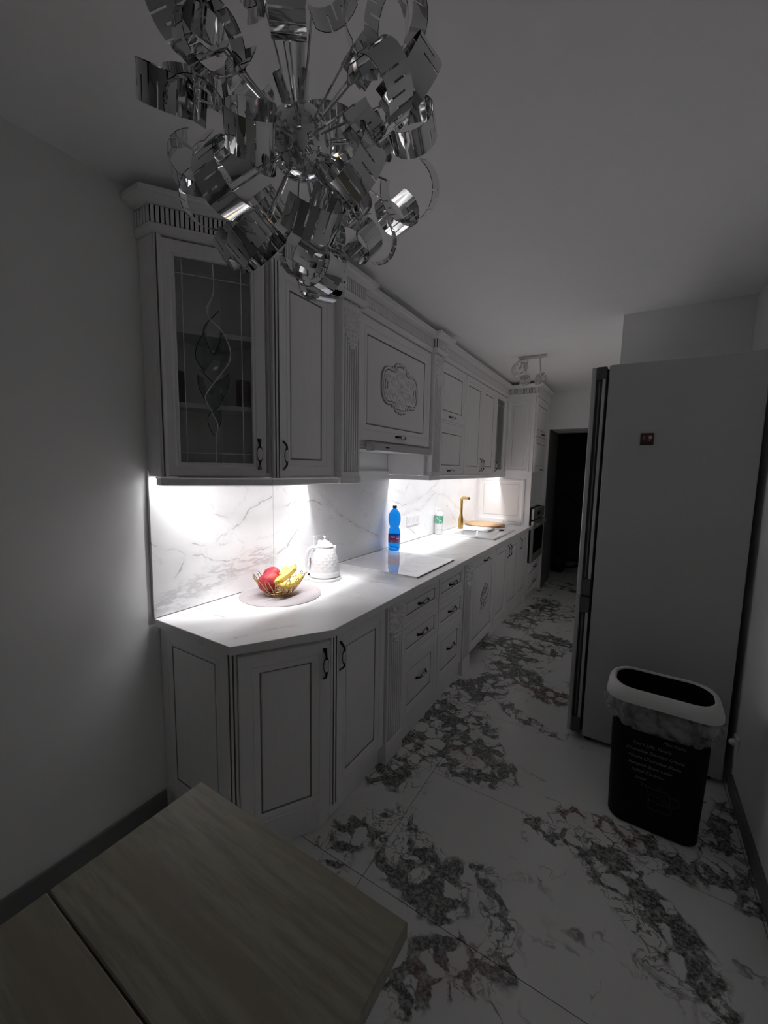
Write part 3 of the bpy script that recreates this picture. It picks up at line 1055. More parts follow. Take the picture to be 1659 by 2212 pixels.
for pl in ([(.176, 2.0), (.160, 1.985), (.154, 1.954), (.13, 1.90), (.127, 1.856), (.155, 1.814), (.186, 1.86), (.237, 1.855), (.245, 1.893), (.235, 1.93), (.213, 1.973), (.205, 1.92), (.186, 1.882), (.168, 1.915), (.160, 1.96)],
           [(.131, 1.80), (.132, 1.76), (.152, 1.711), (.184, 1.676), (.215, 1.716), (.239, 1.776), (.237, 1.816), (.222, 1.80), (.187, 1.777), (.160, 1.735), (.150, 1.79)],
           [(.184, 1.676), (.206, 1.674), (.208, 1.639), (.196, 1.61), (.183, 1.649), (.168, 1.668)]):
    gmb = MB()
    gmb.prism(pl, -.0005, .0022, 0, Mg)
    gmb.build('bevelled_leaf', BEVELG, door, smooth=None)

# things on its shelves
CRK = basic('dark_patterned_ceramic', (.20, .15, .14), .35, var=.5, scale=60)
for (x, y, z, r, h, lab, m) in ((.075, .925, 1.6982, .030, .115, 'dark patterned mug behind the leaded glass, at the left of the middle shelf', CRK),
                                (.205, 1.125, 1.6982, .028, .105, 'dark tumbler behind the leaded glass, at the right of the middle shelf', CRK)):
    o = MB().lathe([(r * .8, 0), (r, .01), (r, h), (r - .003, h), (r - .004, .008)], 20, 0, T(x, y, z)).build('mug', m, smooth=40)
    tag(o, lab, 'mug', 'crockery behind the leaded glass')
for i in range(2):
    z = ZU0 + .0185 + i * .0075
    o = MB().lathe([(.040, 0), (.045, .001), (.068, .007 + .004), (.069, .0125), (.044, .0035)], 28, 0, T(.105, 1.01, z)).build('plate', CERAMIC, smooth=40)
    tag(o, ('lower' if i == 0 else 'upper') + ' white plate of the two stacked on the floor of the glass corner cabinet', 'plate', 'plates in the glass cabinet')

# single door unit
t = thing('narrow_wall_cabinet', 'white wall cabinet with one tall door right of the leaded glass corner', 'cabinet', (.15, 1.38, ZU0))
MB().box(.003, .300, 1.190, 1.592, ZU0, 2.355).build('carcass', PAINT, t, smooth=None)
d = panel('door', t, MY(XU - .0195, 1.204, ZU0 + .004), .348, ZU1 - ZU0 - .008)
handle(d, MY(XU, 1.228, 1.510))


def wall_pilaster(y0, w, label, sy0, sy1):
    t = thing('wall_pilaster', label, 'pilaster', (.15, y0 + w / 2, ZU0), 'fluted pilasters of the kitchen run')
    MB().box(.003, .300, sy0, sy1, ZU0, 2.355).build('side_box', PAINT, t, smooth=None)
    mb = MB()
    fluted(mb, MY(.345, y0, 0), w, ZU0 + .026, ZU1, .044, 7, .012)
    mb.build('fluted_shaft', [PAINT, PATINA], t, smooth=None)
    MB().box(.301, .3455, y0 - .0005, y0 + w + .0005, ZU0 - .002, ZU0 + .0255, 0, .002).build('foot_block', PAINT, t, smooth=None)
    carved_cap(t, MY(.346, y0 + w / 2, 2.035), w * .94, .222)
    return t


wall_pilaster(1.596, .152, 'white fluted pilaster with carved shell on the wall run, left of the extractor cabinet', 1.594, 1.757)
wall_pilaster(2.640, .146, 'white fluted pilaster with carved shell on the wall run, right of the extractor cabinet', 2.602, 2.788)

# extractor cabinet with the carved cartouche
t = thing('extractor_cabinet', 'white wall cabinet with carved cartouche on its lift-up door above the hob', 'cabinet', (.15, 2.19, 1.61))
MB().box(.003, .300, 1.759, 2.600, 1.622, 2.355).build('carcass', PAINT, t, smooth=None)
d = panel('door', t, MY(XU - .0195, 1.765, 1.618), .866, ZU1 - 1.618 - .004,
          [(i * (1.0 if i < .04 else 1.15), dd, m) for i, dd, m in RAISED])
handle(d, MY(XU, 2.215, 1.655), True)
Mo = MY(XU - .0052, 2.213, 1.945)
Q = [(0, .138), (.014, .147), (.024, .136), (.048, .139), (.068, .124), (.074, .101), (.086, .100), (.098, .112), (.106, .097), (.126, .101), (.158, .101), (.192, .086), (.214, .052), (.220, 0)]
ol = smoothpts([(a, b, 0) for a, b in Q], 3)
full = [(p.x, p.y) for p in ol] + [(p.x, -p.y) for p in ol[-2::-1]] + [(-p.x, -p.y) for p in ol[1:]] + [(-p.x, p.y) for p in ol[-2:0:-1]]
mb = MB()
mb.loft([[(a, b, -.001) for a, b in full], [(a, b, .0055) for a, b in full], [(a * .93, b * .92, .0065) for a, b in full]], 0, Mo)
mb.tube([(a * .985, b * .98, .0065) for a, b in full], .0055, 6, 0, True, Mo)
def normal_off(d):
    o_ = []
    for q in range(len(full)):
        p0, p1 = Vector(full[q - 1]), Vector(full[(q + 1) % len(full)])
        tn = (p1 - p0).normalized()
        nv_ = Vector((-tn.y, tn.x))
        if nv_.dot(Vector(full[q])) < 0:
            nv_ = -nv_
        o_.append(Vector(full[q]) + nv_ * d)
    return o_
mb.tube([(p.x, p.y, .0004) for p in normal_off(.0045)], .0042, 6, 1, True, Mo)
mb.tube([(p.x, p.y, .0072) for p in normal_off(-.0125)], .0026, 5, 1, True, Mo)
for sx in (-1, 1):
    for sy in (-1, 1):
        for sp in (spiral(.030, .088, .004, .024, 200, 1.15, .009), spiral(.150, .050, .004, .030, 300, 1.2, .009), spiral(.085, .045, .004, .018, 60, 1.1, .009)):
            mb.tube([(sx * p[0], sy * p[1], p[2]) for p in sp], .0055, 6, 0, False, Mo)
        mb.tube([(sx * p.x, sy * p.y, .008) for p in smoothpts([(.02, .02, 0), (.06, .012, 0), (.11, .018, 0), (.13, .05, 0)], 5)], .006, 6, 0, False, Mo)
        mb.tube([(sx * p.x, sy * p.y, .008) for p in smoothpts([(.0, .03, 0), (.045, .045, 0), (.06, .08, 0)], 5)], .005, 6, 0, False, Mo)
    mb.tube([(sx * .185, -.03, .006), (sx * .19, 0, .006), (sx * .185, .03, .006)], .0045, 6, 1, False, Mo)
    mb.tube([(sx * .16, -.02, .006), (sx * .163, 0, .006), (sx * .16, .02, .006)], .0035, 6, 1, False, Mo)
for i in range(8):
    a = 2 * math.pi * i / 8
    mb.tube([(0, 0, .008), (.03 * math.cos(a), .022 * math.sin(a), .012), (.052 * math.cos(a), .036 * math.sin(a), .006)], [.004, .007, .002], 6, 0, False, Mo)
mb.build('cartouche', [PAINT, PATINA_SHADE], d, smooth=40)

# slide-out hood under it
t = thing('extractor_hood', 'pale grey slide-out extractor hood under the carved cabinet', 'extractor hood', (.15, 2.19, 1.57))
MB().box(.015, .300, 1.765, 2.598, 1.578, 1.6205, 0, .002).build('body', HOODST, t, smooth=None)
MB().box(.301, .338, 1.90, 2.624, 1.560, 1.606, 0, .004).build('visor', HOODST, t, smooth=None)
MB().box(.301, .342, 1.868, 1.899, 1.556, 1.608, 0, .004).build('end_cap', STEEL, t, smooth=None)
MB().box(.3382, .3390, 2.02, 2.06, 1.580, 1.588).build('badge', BLACK, t, smooth=None)
MB().box(.02, .298, 1.770, 2.595, 1.568, 1.5775).build('filter_panel', ALU, t, smooth=None)

# two flap doors
t = thing('flap_wall_cabinet', 'white wall cabinet with two stacked lift-up doors right of the second wall pilaster', 'cabinet', (.15, 3.06, ZU0))
MB().box(.003, .300, 2.790, 3.330, ZU0, 2.355).build('carcass', PAINT, t, smooth=None)
MB().box(.300, XU + .002, 2.792, 3.328, 1.818, 1.834, 0, .004).build('rail', PAINT, t, smooth=None)
for z0, z1 in ((ZU0 + .004, 1.816), (1.836, ZU1 - .004)):
    d = panel('flap_door', t, MY(XU - .0195, 2.794, z0), .532, z1 - z0)
    handle(d, MY(XU, 3.03, z0 + .032), True)
# pair of doors
t = thing('double_wall_cabinet', 'white wall cabinet with a pair of tall doors above the sink', 'cabinet', (.15, 3.77, ZU0))
MB().box(.003, .300, 3.332, 4.212, ZU0, 2.355).build('carcass', PAINT, t, smooth=None)
for y0, y1, hy in ((3.335, 3.785, 3.755), (3.788, 4.210, 3.820)):
    d = panel('door', t, MY(XU - .0195, y0, ZU0 + .004), y1 - y0, ZU1 - ZU0 - .008)
    handle(d, MY(XU, hy, 1.51))
# narrow glass door
t = thing('glass_wall_cabinet', 'white wall cabinet with one narrow glass door beside the oven tower', 'cabinet', (.15, 4.4, ZU0))
mb = MB().box(.003, .300, 4.214, 4.232, ZU0, 2.355).box(.003, .300, 4.59, 4.617, ZU0, 2.355).box(.003, .300, 4.232, 4.59, ZU0, ZU0 + .018)
mb.box(.003, .300, 4.232, 4.59, ZU1 - .018, 2.355).box(.003, .012, 4.232, 4.59, ZU0 + .018, ZU1 - .018)
mb.build('carcass', PAINT, t, smooth=None)
for z in (1.70, 1.97):
    MB().box(.013, .285, 4.233, 4.589, z, z + .018).build('shelf', PAINT, t, smooth=None)
gm = MY(XU - .0195, 4.217, ZU0 + .004)
gw, gh = .368, ZU1 - ZU0 - .008
vs, fs = [], []
for (i, dd, _) in prof:
    vs += [(i, i, dd), (gw - i, i, dd), (gw - i, gh - i, dd), (i, gh - i, dd)]
for k in range(n):
    k2 = (k + 1) % n
    for a in range(4):
        b = (a + 1) % 4
        fs.append([4 * k + a, 4 * k + b, 4 * k2 + b, 4 * k2 + a])
door = MB().add(vs, fs, 0, gm).build('door', [PAINT, PATINA], t, smooth=25)
MB().box(.051, gw - .051, .051, gh - .051, .007, .010, 0, 0, gm).build('glass_pane', GLASS2, door, smooth=None)
mb = MB()
for a, b in (((.085, .052), (.085, gh - .052)), ((gw - .085, .052), (gw - .085, gh - .052)), ((.052, .11), (gw - .052, .11)), ((.052, gh - .11), (gw - .052, gh - .11))):
    mb.tube([(a[0], a[1], .0112), (b[0], b[1], .0112)], .0018, 6, 0, False, gm)
mb.build('lead_lines', CAME, door, smooth=60)
handle(door, MY(XU, 4.243, 1.51))
MB().box(.300, XU - .002, 4.588, 4.617, ZU0, ZU1).build('filler_strip', PAINT, t, smooth=None)

# ------------------------------------------------------------------ cornice over the wall run and the tower


def offset_path(path, d):
    P = [Vector((a, b)) for a, b in path]
    N = []
    for a, b in zip(P, P[1:]):
        tt = (b - a).normalized()
        N.append(Vector((tt.y, -tt.x)))
    out = []
    for i, p in enumerate(P):
        if i == 0:
            q = p + N[0] * d
        elif i == len(P) - 1:
            q = p + N[-1] * d
        else:
            nn = N[i - 1] + N[i]
            q = p + nn * (d / (1 + N[i - 1].dot(N[i])))
        out.append(q)
    return out


def sweep(mb, path, prof, mi=0):
    rings = []
    offs = [offset_path(path, d) for d, z in prof]
    for i in range(len(path)):
        rings.append([(offs[k][i].x, offs[k][i].y, prof[k][1]) for k in range(len(prof))])
    mb.loft(rings, mi)


PATH = [(.002, .8415), (.0905, .8415), (.3245, 1.165), (.3245, 1.586), (.360, 1.586), (.360, 1.758), (.3245, 1.758), (.3245, 2.632), (.360, 2.632),
        (.360, 2.794), (.3245, 2.794), (.3245, 4.6185), (.6425, 4.6185), (.6425, 5.258)]
cor = thing('cornice', 'white crown cornice with grooved frieze along the top of the wall cabinets', 'cornice', (.3, 2.5, 2.264))
mb = MB()
sweep(mb, PATH, [(-.012, 2.2635), (.002, 2.2635), (.006, 2.267), (.011, 2.279), (.012, 2.290), (.0095, 2.294), (-.012, 2.294)])
mb.build('lower_moulding', PAINT, cor, smooth=40)
mb = MB()
sweep(mb, PATH, [(-.012, 2.2945), (.003, 2.2945), (.003, 2.3518), (-.012, 2.3518)])
mb.build('frieze_board', BLACKGAP, cor, smooth=None)
mb = MB()
sweep(mb, PATH, [(-.012, 2.3522), (.012, 2.3522), (.014, 2.3560), (.024, 2.3580), (.034, 2.3625), (.041, 2.3690), (.043, 2.3710), (.050, 2.3712), (.052, 2.3740), (.054, 2.3860), (-.012, 2.3860)])
mb.build('crown_moulding', PAINT, cor, smooth=40)
# frieze blocks: the nearest 300 as parts, the rest joined
tooth = MB().box(-.0054, .0054, .0, .0060, 0, .0540, 0, .0006)
tm = bpy.data.meshes.new('frieze_block')
tm.from_pydata([tuple(v) for v in tooth.v], [], tooth.f)
tm.materials.append(PAINT)
tm.update()
cnt = 0
rest = MB()
po = offset_path(PATH, .0034)
for a, b in zip(po, po[1:]):
    L = (b - a).length
    tt = (b - a).normalized()
    k = max(1, int(L / .0152))
    st = L / k
    if L < .05:
        st, k = L / 2, 2
    ang = math.atan2(tt.y, tt.x)
    for i in range(k):
        c = a + tt * (st * (i + .5))
        Mt = T(c.x, c.y, 2.2963) @ Matrix.Rotation(ang + math.pi, 4, 'Z')
        if cnt < 290:
            o = bpy.data.objects.new('frieze_block', tm)
            COL.objects.link(o)
            o.parent = cor
            o.matrix_local = T(*(-ORG[cor.name])) @ Mt
            cnt += 1
        else:
            rest.box(-.0054, .0054, .0, .0060, 0, .0540, 0, .0006, Mt)
if rest.v:
    o = rest.build('frieze_blocks_far', PAINT, cor, smooth=None)
    o['kind'] = 'stuff'

# light rails and LED tapes
mb = MB()
RZ0, RZ1 = 1.385, 1.4165
RP1 = [(.060, .8415), (.0905, .8415), (.3245, 1.165), (.3245, 1.586)]
t = thing('light_rail', 'white light rail under the near wall cabinets, from the glass corner to the extractor', 'light rail', (.2, 1.3, RZ0))
sweep(mb, RP1, [(-.060, RZ0), (-.002, RZ0), (.002, RZ0 + .004), (.002, RZ1 - .006), (.007, RZ1), (-.060, RZ1)])
mb.build('front_rail', PAINT, t, smooth=None)
MB().box(.2645, .347, 1.5865, 1.7025, RZ0, RZ1, 0, .002).build('pilaster_rail', PAINT, t, smooth=None)
MB().box(.014, .347, 1.703, 1.757, RZ0, RZ1, 0, .002).build('side_rail', PAINT, t, smooth=None)
t = thing('light_rail', 'white light rail under the far wall cabinets, from the second pilaster to the tower', 'light rail', (.2, 3.6, RZ0))
MB().box(.014, .347, 2.602, 2.616, RZ0, RZ1, 0, .002).build('side_rail', PAINT, t, smooth=None)
MB().box(.2645, .347, 2.6165, 2.793, RZ0, RZ1, 0, .002).build('pilaster_rail', PAINT, t, smooth=None)
mb = MB()
sweep(mb, [(.3245, 2.7935), (.3245, 4.616)], [(-.060, RZ0), (-.002, RZ0), (.002, RZ0 + .004), (.002, RZ1 - .006), (.007, RZ1), (-.060, RZ1)])
mb.build('front_rail', PAINT, t, smooth=None)


def led(label, runs, part=1.0):
    t = thing('led_strip', label, 'light strip', (.2, (runs[0][0][1] + runs[-1][1][1]) / 2, 1.412), 'LED tapes under the wall cabinets')
    for (a, b) in runs:
        a, b = Vector((*a, 0)), Vector((*b, 0))
        L = (b - a).length
        ld_ = bpy.data.lights.new('led_beam', 'AREA')
        ld_.shape = 'RECTANGLE'
        ld_.size, ld_.size_y = L, .0056
        ld_.energy = LED_LENS * L * part
        ld_.color = LED_COLOR
        ld_.spread = R(104)
        lo = bpy.data.objects.new('led_beam', ld_)
        COL.objects.link(lo)
        lo.parent = t
        mid = (a + b) / 2
        lo.location = Vector((mid.x, mid.y, 1.4142)) - ORG[t.name]
        lo.rotation_euler = (0, 0, math.atan2(b.y - a.y, b.x - a.x))
        M = frame((a.x, a.y, 0), (b - a))           # local x along the run, y = z up
        MB().box(0, L, 1.4150, 1.4178, -.004, .004, 0, 0, M).build('profile', ALU, t, smooth=None)
        MB().add([(0, 1.4146, -.0028), (L, 1.4146, -.0028), (L, 1.4146, .0028), (0, 1.4146, .0028)], [(0, 1, 2, 3)], 0, M).build('diffuser', LED if part == 1 else LED2, t, smooth=None, recalc=False)


ip = offset_path(RP1, -.0655)
led('lit white LED tape under the near wall cabinets', [((.016, .866), (.054, .866)), ((ip[1].x + .012, ip[1].y + .012), (ip[2].x, ip[2].y)),
                                                     ((ip[2].x, ip[2].y + .006), (ip[2].x, 1.690)), ((.252, 1.6975), (.022, 1.6975))])
led('lit white LED tape under the far wall cabinets', [((.022, 2.6215), (.252, 2.6215)), ((.259, 2.63), (.259, 4.612))], .76)

# ------------------------------------------------------------------ oven tower
t = thing('oven_tower', 'tall white oven cabinet standing at the far end of the run', 'cabinet', (.32, 4.94, 0))
mb = MB().box(.003, .618, 4.6195, 4.637, .001, 2.2635)
mb.build('side_panel', PAINT, t, smooth=None)
MB().box(.003, .618, 5.242, 5.259, .001, 2.2635).build('far_side', PAINT, t, smooth=None)
mb = MB().box(.003, .600, 4.638, 5.241, .001, .43).box(.003, .600, 4.638, 5.241, 1.438, 2.2635).box(.003, .02, 4.638, 5.241, .43, 1.438).box(.02, .600, 4.638, 5.241, 1.046, 1.066)
mb.build('carcass', PAINT, t, smooth=None)
WR = [(0, .010, 0), (.006, .0125, 0), (.022, .0125, 0), (.032, .006, 0), (.060, .003, 0), (.0615, -.001, 1), (.0645, -.001, 1), (.066, .003, 0)]
def sp(x0, x1, z0, z1):
    mb = MB().nested(x1 - x0, z1 - z0, WR, MX(x0, 4.6194, z0))
    mb.build('applied_panel', [PAINT, PATINA_SHADE], t, smooth=25)
sp(.040, .560, .895, 1.372)
sp(.335, .588, 1.452, 2.225)
MB().box(.6182, .6225, 4.6195, 4.640, .001, 2.2635).build('front_stile', PAINT, t, smooth=None)
for nm, z0, z1, hz in (('upper_flap', 1.846, 2.258, 1.876), ('lower_flap', 1.447, 1.840, 1.478)):
    d = panel(nm, t, MY(XF, 4.644, z0), .612, z1 - z0)
    handle(d, MY(XF + .0195, 5.0, hz), True)
for z0, z1 in ((.252, .428), (.075, .246)):
    d = panel('drawer_front', t, MY(XF, 4.644, z0), .612, z1 - z0, SMALL)
    handle(d, MY(XF + .0145, 4.98, (z0 + z1) / 2), True)
ov = thing('oven', 'built-in steel oven with dark window in the far tower', 'oven', (.4, 4.94, .44))
MB().box(.06, .640, 4.650, 5.235, .436, 1.0445).build('body', BLACK, ov, smooth=None)
MB().box(.6405, .668, 4.645, 5.238, .925, 1.042, 0, .002).build('control_panel', OVENST, ov, smooth=None)
MB().box(.6682, .6690, 4.84, 4.98, .965, 1.000).build('display', DIGIT, ov, smooth=None)
dd = MB().box(.6405, .668, 4.645, 5.238, .438, .905, 0, .002).build('oven_door', OVENST, ov, smooth=None)
MB().box(.6682, .6695, 4.69, 5.19, .535, .815).build('oven_window', BLACKGL, dd, smooth=None)
mb = MB().box(.695, .712, 4.68, 5.20, .862, .880, 0, .004)
mb.box(.668, .700, 4.72, 4.735, .864, .878).box(.668, .700, 5.145, 5.16, .864, .878)
mb.build('oven_handle', OVENST, dd, smooth=None)

# ------------------------------------------------------------------ hob, sink, tap
t = thing('induction_hob', 'glossy white glass induction hob set on the worktop', 'hob', (.325, 2.24, .8605))
MB().box(.055, .592, 1.968, 2.510, .8606, .8665, 0, .0012).build('glass_plate', [HOBW], t, smooth=None)
MB().box(.5921, .5945, 1.968, 2.510, .8606, .8655).build('front_edge', HOBE, t, smooth=None)
for cx, cy, r in ((.20, 2.11, .09), (.20, 2.37, .075), (.45, 2.11, .075), (.45, 2.37, .095)):
    MB().lathe([(r, .8666), (r, .86672), (r - .0022, .86672), (r - .0022, .8666)], 40, 0, T(cx, cy, 0), False, False).build('zone_ring', HOBRING, t, smooth=None)

t = thing('sink', 'white composite sink with drainer set into the far worktop', 'sink', (.33, 3.8, .7))
bm_r = MB()
ox0, ox1, oy0, oy1 = .075, .590, 3.455, 4.165
ix0, ix1, iy0, iy1 = .150, .530, 3.530, 3.815
z0, z1 = .8606, .8685
outl = rrect(ox0, ox1, oy0, oy1, .012, 0, 3)
def ring(x0, x1, y0, y1, r, z):
    return rrect(x0, x1, y0, y1, r, z, 4)
# rim with the bowl lofted down from its opening
bm_r.loft([ring(ox0, ox1, oy0, oy1, .012, z0), ring(ox0, ox1, oy0, oy1, .012, z1 - .002), ring(ox0 + .003, ox1 - .003, oy0 + .003, oy1 - .003, .012, z1),
           ring(ix0 - .006, ix1 + .006, iy0 - .006, iy1 + .006, .02, z1 - .0015), ring(ix0, ix1, iy0, iy1, .03, z1 - .008),
           ring(ix0 + .012, ix1 - .012, iy0 + .012, iy1 - .012, .03, .70), ring(ix0 + .03, ix1 - .03, iy0 + .03, iy1 - .03, .03, .69)], 0, None, True, False, True)
bm_r.build('basin', SINKM, t, smooth=40, recalc=True)
for i, (x0, x1) in enumerate(((.19, .20), (.24, .25), (.29, .30), (.43, .44), (.48, .49))):
    MB().box(x0, x1, 3.86, 4.12, z1 - .001, z1 + .003, 0, .0015).build('drainer_rib', SINKM, t, smooth=None)
MB().lathe([(.035, .6905), (.035, .693), (.012, .693), (.008, .697), (.001, .697)], 20, 0, T(.34, 3.67, 0)).build('drain_strainer', CHROME, t, smooth=40)
o = MB().box(.31, .415, 3.80, 4.03, .8725, .8845, 0, .003).build('draining_board', WHITEP, smooth=None)
tag(o, 'narrow white rectangular board lying on the sink drainer', 'board')
o = MB().box(.165, .295, 3.79, 4.06, .8722, .8775, 0, .002).build('dish_cloth', WHITEP, smooth=None)
tag(o, 'flat white drying pad on the sink drainer, towards the wall', 'pad')
mb = MB().box(.478, .522, 3.96, 4.0, .8720, .8840, 0, .002)
o = mb.build('drain_plug', basic('dark_brown_plastic', (.03, .02, .02), .4), smooth=None)
tag(o, 'small dark brown plug lying at the front edge of the drainer', 'plug')

t = thing('kitchen_tap', 'brushed brass L-shaped kitchen tap behind the sink', 'tap', (.108, 3.88, .861))
Mt = T(.108, 3.885, .8688)
MB().lathe([(.026, 0), (.026, .085), (.0245, .100), (.018, .125), (.0145, .150), (.0140, .262)], 24, 0, Mt).build('body', GOLD, t, smooth=40)
sp_ = [(.108, 3.885, 1.128), (.108, 3.885, 1.155), (.111, 3.884, 1.168), (.119, 3.881, 1.177), (.132, 3.876, 1.181), (.165, 3.864, 1.181), (.198, 3.852, 1.181)]
MB().tube(smoothpts(sp_, 4), .0140, 16, 0).build('spout', GOLD, t, smooth=50)
lv = MB().tube([(.134, 3.885, .955), (.148, 3.885, .955)], .011, 14, 0)
lv.tube([(.147, 3.885, .955), (.19, 3.90, .957), (.245, 3.915, .960)], [.0042, .0036, .003], 8, 0)
lv.build('lever', GOLD, t, smooth=50)

# ------------------------------------------------------------------ worktop things
t = thing('fruit_bowl', 'gold wire fruit bowl with looped petals standing on the round place mat', 'bowl', (.18, 1.335, .8645))
BC = Vector((.18, 1.335, .8652))
for r, z in ((.062, .004), (.050, .004), (.030, .004), (.066, .012)):
    MB().tube([(BC.x + r * math.cos(2 * math.pi * i / 36), BC.y + r * math.sin(2 * math.pi * i / 36), BC.z + z) for i in range(36)], .0022, 6, 0, True).build('base_ring', WIRE, t, smooth=60)
NP = 15
for i in range(NP):
    a = 2 * math.pi * i / NP
    pts = []
    for (da, r, z) in ((-.19, .060, .006), (-.17, .080, .030), (-.10, .106, .066), (-.05, .119, .088), (0, .1225, .0925), (.05, .119, .088), (.10, .106, .066), (.17, .080, .030), (.19, .060, .006)):
        pts.append((BC.x + r * math.cos(a + da), BC.y + r * math.sin(a + da), BC.z + z))
    MB().tube(smoothpts(pts, 3), .0021, 6, 0).build('petal_loop', WIRE, t, smooth=60)
mb = MB()
for i in range(8):
    a = math.pi * i / 8
    mb.tube([(BC.x + .062 * math.cos(a), BC.y + .062 * math.sin(a), BC.z + .004), (BC.x - .062 * math.cos(a), BC.y - .062 * math.sin(a), BC.z + .004)], .0016, 6)
mb.build('base_spokes', WIRE, t, smooth=60)

mb = MB()
pr = [(.001, .8606)]
mat_c = (.181, 1.343)
prof_m = [(.190, .8606), (.1905, .8620), (.189, .8632)]
rr = .187
while rr > .01:
    prof_m += [(rr, .8638), (rr - .0028, .8627)]
    rr -= .0056
prof_m += [(.002, .8635)]
MB().lathe(prof_m, 64, 0, T(mat_c[0], mat_c[1], 0)).build('place_mat', MATM, smooth=20)
tag(bpy.data.objects['place_mat'], 'round pinkish grey ribbed place mat lying under the fruit bowl', 'place mat')


def peach(x, y, z, r, rot, label):
    n, m_ = 24, 14
    rings = []
    for j in range(1, m_):
        th = math.pi * j / m_
        ring_ = []
        for i in range(n):
            ph = 2 * math.pi * i / n
            cleft = 1 - .07 * math.exp(-((min(ph, 2 * math.pi - ph)) / .16) ** 2) * math.sin(th)
            dip = 1 - .16 * math.exp(-(th / .45) ** 2)
            q = r * cleft * dip
            ring_.append((q * math.sin(th) * math.cos(ph), q * math.sin(th) * math.sin(ph), q * math.cos(th) * .96))
        rings.append(ring_)
    M = T(x, y, z) @ Matrix.Rotation(R(rot[2]), 4, 'Z') @ Matrix.Rotation(R(rot[0]), 4, 'X')
    o = MB().loft(rings, 0, M).build('peach', PEACH, smooth=70)
    return tag(o, label, 'peach', 'peaches in the wire bowl')


peach(.160, 1.287, .929, .0505, (35, 0, -70), 'larger red peach at the near left side of the wire bowl')
peach(.100, 1.362, .936, .042, (20, 0, -20), 'second red peach behind the larger one, next to the bananas')


def banana(pts, r, label):
    P = smoothpts(pts, 4)
    n = len(P)
    rs = []
    for i in range(n):
        t_ = i / (n - 1)
        rs.append(r * min(1, .30 + 2.6 * t_ if t_ < .25 else 1, .28 + (1 - t_) * 4.5))
    mb = MB()
    mb.tube(P, rs, 7, 0)
    for k in range(len(mb.f)):
        mb.m[k] = 1 if (k < 7 or k >= len(mb.f) - 9) else 0
    o = mb.build('banana', [BANANA, BTIP], smooth=50)
    return tag(o, label, 'banana', 'bananas in the wire bowl')


banana([(.222, 1.262, .938), (.218, 1.300, .944), (.210, 1.345, .951), (.203, 1.390, .966), (.203, 1.420, .988)], .0185, 'upper banana pointing up out of the wire bowl')
banana([(.243, 1.258, .931), (.247, 1.300, .919), (.244, 1.355, .915), (.236, 1.405, .926), (.226, 1.428, .949)], .0195, 'lower yellow banana lying along the near rim of the bowl')
banana([(.163, 1.352, .944), (.160, 1.372, .945), (.154, 1.398, .952), (.140, 1.420, .970)], .0165, 'third banana half hidden behind the upper one and the peaches')

# kettle
KX, KY, KZ = .178, 1.668, .8605
t = thing('electric_kettle', 'white faceted electric kettle on its base beside the fruit bowl', 'kettle', (KX, KY, KZ))
Mk = T(KX, KY, KZ)
MB().lathe([(.086, 0), (.088, .003), (.087, .012), (.080, .016), (.060, .018)], 40, 0, Mk).build('power_base', WHITEP, t, smooth=40)
MB().lathe([(.078, .020), (.0825, .022), (.0825, .046), (.080, .049), (.060, .049)], 40, 0, Mk, mis=[0, 1, 1, 0]).build('heater_band', [CHROME, WHITEP], t, smooth=40)
mb = MB()
nk, rows = 24, 8
verts, fcs = [], []
for j in range(rows + 1):
    tt = j / rows
    z = .0495 + .128 * tt
    for i in range(nk):
        rad = .0805 - .006 * tt - .030 * tt ** 2.2
        a = 2 * math.pi * i / nk
        rad -= .0011 * ((i + j) % 2) * (1 if 0 < j < rows else 0)
        verts.append((rad * math.cos(a), rad * math.sin(a), z))
for j in range(rows):
    for i in range(nk):
        i2 = (i + 1) % nk
        a, b, c, d = j * nk + i, j * nk + i2, (j + 1) * nk + i, (j + 1) * nk + i2
        # diamonds: a centre vertex pulled out
        fcs += ([[a, b, c], [b, d, c]] if (i + j) % 2 == 0 else [[a, b, d], [a, d, c]])
mb.add(verts, fcs, 0, Mk)
mb.add([verts[rows * nk + i] for i in range(nk)], [list(range(nk))], 0, Mk)
mb.build('body', WHITEP, t, smooth=None)
ld = MB().lathe([(.0455, .1780), (.0475, .180), (.046, .184), (.030, .199), (.012, .211), (.006, .216)], 24, 0, Mk).build('lid', WHITEP, t, smooth=30)
MB().lathe([(.0045, .214), (.0042, .226), (.0095, .231), (.0105, .235), (.006, .239), (.001, .240)], 14, 0, Mk).build('lid_knob', CHROME, ld, smooth=50)
hd = Vector((-.62, -.78, 0)).normalized()
pts = [(.040, .170), (.066, .176), (.086, .166), (.096, .130), (.099, .090), (.094, .055), (.080, .040)]
P = smoothpts([(KX + hd.x * a, KY + hd.y * a, KZ + b) for a, b in pts], 4)
side = Vector((-hd.y, hd.x, 0))
rings = []
for i, p in enumerate(P):
    q = P[min(i + 1, len(P) - 1)] - P[max(i - 1, 0)]
    q.normalize()
    nrm = q.cross(side).normalized()
    rings.append([p + side * (.0125 * math.cos(2 * math.pi * k / 10)) + nrm * (.0085 * math.sin(2 * math.pi * k / 10)) for k in range(10)])
MB().loft(rings, 0).build('handle', WHITEP, t, smooth=50)
sv = -hd
MB().loft([[(KX + sv.x * a + side.x * s_ * b, KY + sv.y * a + side.y * s_ * b, KZ + z) for s_, z in ((-1, z_ - .02), (1, z_ - .02), (.6, z_ + .004), (-.6, z_ + .004))] for a, b, z_ in ((.040, .022, .170), (.062, .010, .176))], 0).build('spout', WHITEP, t, smooth=30)
